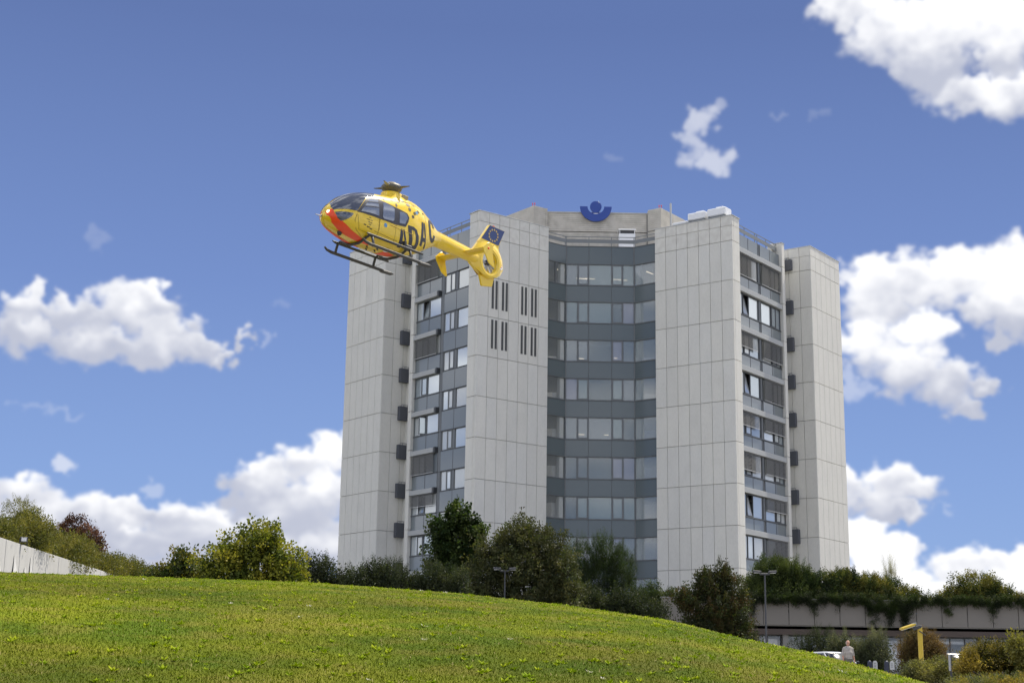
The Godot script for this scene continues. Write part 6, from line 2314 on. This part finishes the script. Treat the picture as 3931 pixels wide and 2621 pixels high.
func _person() -> void:
	var o := thing("person", "person in a pale checked short-sleeved shirt standing beside the white car", "person", Vector3(14.80, 0.54, -66.0), 0.25)
	var V := func(x: float, y: float, z: float) -> Vector3: return Vector3(x, y, z)
	# joints: the person faces +z, the left arm is at +x
	var hipl := Vector3(0.095, 0.92, 0)
	var hipr := Vector3(-0.095, 0.92, 0)
	var kneel := Vector3(0.11, 0.50, 0.06)
	var kneer := Vector3(-0.11, 0.50, -0.01)
	var ankl := Vector3(0.12, 0.08, 0.02)
	var ankr := Vector3(-0.12, 0.08, -0.10)
	var shl := Vector3(0.178, 1.385, -0.01)
	var shr := Vector3(-0.178, 1.385, -0.01)
	var ell := Vector3(0.245, 1.13, -0.02)
	var elr := Vector3(-0.245, 1.13, -0.03)
	var wrl := Vector3(0.25, 0.89, 0.07)
	var wrr := Vector3(-0.255, 0.89, 0.05)
	var neck := Vector3(0, 1.47, 0)
	var body := [
		[Vector3(0, 1.0, 0.02), Vector3(0, 1.2, 0.03), 0.135, 0.145, 0.06, Vector3(1.05, 1, 0.85)], [Vector3(0, 1.2, 0.02), Vector3(0, 1.36, 0), 0.15, 0.15, 0.06, Vector3(1.1, 1, 0.72)],
		[Vector3(0, 1.435, -0.01), shl, 0.058, 0.05, 0.05], [Vector3(0, 1.435, -0.01), shr, 0.058, 0.05, 0.05], [neck, Vector3(0, 1.56, 0.02), 0.056, 0.052, 0.03], [hipl, hipr, 0.11, 0.11, 0.05],
		[hipl, kneel, 0.088, 0.062, 0.04], [hipr, kneer, 0.088, 0.062, 0.04], [kneel, ankl, 0.06, 0.04, 0.03], [kneer, ankr, 0.06, 0.04, 0.03],
		[shl, ell, 0.056, 0.044, 0.03], [shr, elr, 0.056, 0.044, 0.03], [ell, wrl, 0.043, 0.028, 0.02], [elr, wrr, 0.043, 0.028, 0.02]]
	var b := MB.new()
	_nets(b, Vector3(-0.34, 0.0, -0.24), Vector3(0.34, 1.60, 0.26), 0.017, body)
	# head: skull, jaw, nose, ears, brow
	var head := [
		[Vector3(0, 1.655, 0.01), Vector3(0, 1.645, -0.015), 0.084, 0.086, 0.02, Vector3(0.92, 1.12, 1.04)], [Vector3(0, 1.585, 0.035), Vector3(0, 1.57, 0.05), 0.052, 0.042, 0.03],
		[Vector3(0, 1.655, 0.098), Vector3(0, 1.618, 0.115), 0.011, 0.017, 0.012], [Vector3(-0.03, 1.665, 0.086), Vector3(0.03, 1.665, 0.086), 0.012, 0.012, 0.015],
		[Vector3(-0.084, 1.66, 0.0), Vector3(-0.086, 1.62, 0.005), 0.016, 0.011, 0.008, Vector3(0.6, 1, 1.1)], [Vector3(0.084, 1.66, 0.0), Vector3(0.086, 1.62, 0.005), 0.016, 0.011, 0.008, Vector3(0.6, 1, 1.1)],
		[Vector3(-0.022, 1.585, 0.085), Vector3(0.022, 1.585, 0.085), 0.009, 0.009, 0.008], [Vector3(0, 1.5, 0), Vector3(0, 1.58, 0.01), 0.054, 0.05, 0.03]]
	_nets(b, Vector3(-0.115, 1.49, -0.125), Vector3(0.115, 1.77, 0.15), 0.0075, head)
	# hands: palm, thumb from its side, four curled fingers
	for sg in [1.0, -1.0]:
		var w: Vector3 = wrl if sg > 0 else wrr
		var hand := [[w, w + Vector3(0, -0.085, 0.012), 0.024, 0.03, 0.012, Vector3(0.65, 1, 1.15)]]
		for k in 4:
			var z := 0.030 - 0.019 * k
			var ln: float = [0.070, 0.078, 0.072, 0.056][k]
			var a := w + Vector3(0, -0.092, 0.012 + z)
			var m := a + Vector3(-sg * 0.006, -ln * 0.5, 0.002)
			var e := m + Vector3(-sg * 0.020, -ln * 0.42, 0.0)
			hand.append([a + Vector3(0, 0.02, 0), m, 0.0095, 0.009, 0.004])
			hand.append([m, e, 0.009, 0.0078, 0.003])
		var t0 := w + Vector3(-sg * 0.006, -0.035, 0.034)
		hand.append([t0, t0 + Vector3(-sg * 0.012, -0.03, 0.022), 0.012, 0.010, 0.008])
		hand.append([t0 + Vector3(-sg * 0.012, -0.03, 0.022), t0 + Vector3(-sg * 0.020, -0.06, 0.020), 0.010, 0.0085, 0.003])
		_nets(b, w + Vector3(-0.06, -0.20, -0.06), w + Vector3(0.06, 0.02, 0.09), 0.006, hand)
	var bd := part("body", b.mesh(M.skin), o)
	b = MB.new()
	for sg in [-1.0, 1.0]:
		b.lathe([[0.0, 0.006], [0.008, 0.004], [0.011, 0.0], [0.0, -0.004]], 8, Transform3D(Basis(Vector3.RIGHT, PI / 2), Vector3(sg * 0.032, 1.645, 0.092)))
	part("eyes", b.mesh(M.dark_metal), bd)
	# thin grey hair round the sides and back
	b = MB.new()
	_nets(b, Vector3(-0.12, 1.56, -0.13), Vector3(0.12, 1.77, 0.08), 0.011, [[Vector3(0, 1.655, 0.0), Vector3(0, 1.64, -0.022), 0.088, 0.089, 0.02, Vector3(0.94, 1.12, 1.02)]], [[Vector3(0, 1.70, 0.0), Vector3(0, 0.9, 0.44)], [Vector3(0, 1.60, 0.03), Vector3(0, -0.8, 0.6)]])
	part("hair", b.mesh(M.hair), bd)
	# shirt and trousers follow the body
	b = MB.new()
	var sh := []
	for k in [0, 1, 2, 3, 10, 11]:
		var q: Array = body[k].duplicate()
		q[2] += 0.018
		q[3] += 0.022
		sh.append(q)
	sh.append([Vector3(0, 0.98, 0.01), Vector3(0, 0.94, 0.01), 0.155, 0.155, 0.05, Vector3(1.05, 1, 0.85)])
	var cut := [[Vector3(0, 1.50, 0), Vector3(0, 1, -0.15).normalized()], [Vector3(0, 0.95, 0), Vector3(0, -1, 0)]]
	_nets(b, Vector3(-0.36, 0.9, -0.22), Vector3(0.36, 1.56, 0.26), 0.018, sh, cut)
	part("shirt", b.mesh(M.checked_shirt), o)
	b = MB.new()
	var tr := []
	for k in [5, 6, 7, 8, 9]:
		var q: Array = body[k].duplicate()
		q[2] += 0.02
		q[3] += 0.028
		tr.append(q)
	tr.append([Vector3(0, 0.96, 0.01), Vector3(0, 1.0, 0.02), 0.145, 0.14, 0.05, Vector3(1.05, 1, 0.85)])
	_nets(b, Vector3(-0.26, 0.0, -0.22), Vector3(0.26, 1.05, 0.22), 0.02, tr, [[Vector3(0, 1.0, 0), Vector3.UP], [Vector3(0, 0.07, 0), Vector3.DOWN]])
	part("trousers", b.mesh(M.trousers), o)
	b = MB.new()
	b.box(Vector3(0, 0.965, 0.155), Vector3(0.05, 0.035, 0.012), 0.004)
	part("belt_buckle", b.mesh(M.rail), o)
	for a in [ankl, ankr]:
		b = MB.new()
		_nets(b, a + Vector3(-0.07, -0.09, -0.10), a + Vector3(0.07, 0.06, 0.22), 0.015, [[a + Vector3(0, -0.03, -0.03), a + Vector3(0, -0.045, 0.13), 0.046, 0.042, 0.03], [a, a + Vector3(0, -0.03, 0), 0.045, 0.045, 0.02]], [[a + Vector3(0, -0.078, 0), Vector3.DOWN]])
		part("shoe", b.mesh(M.leather), o)
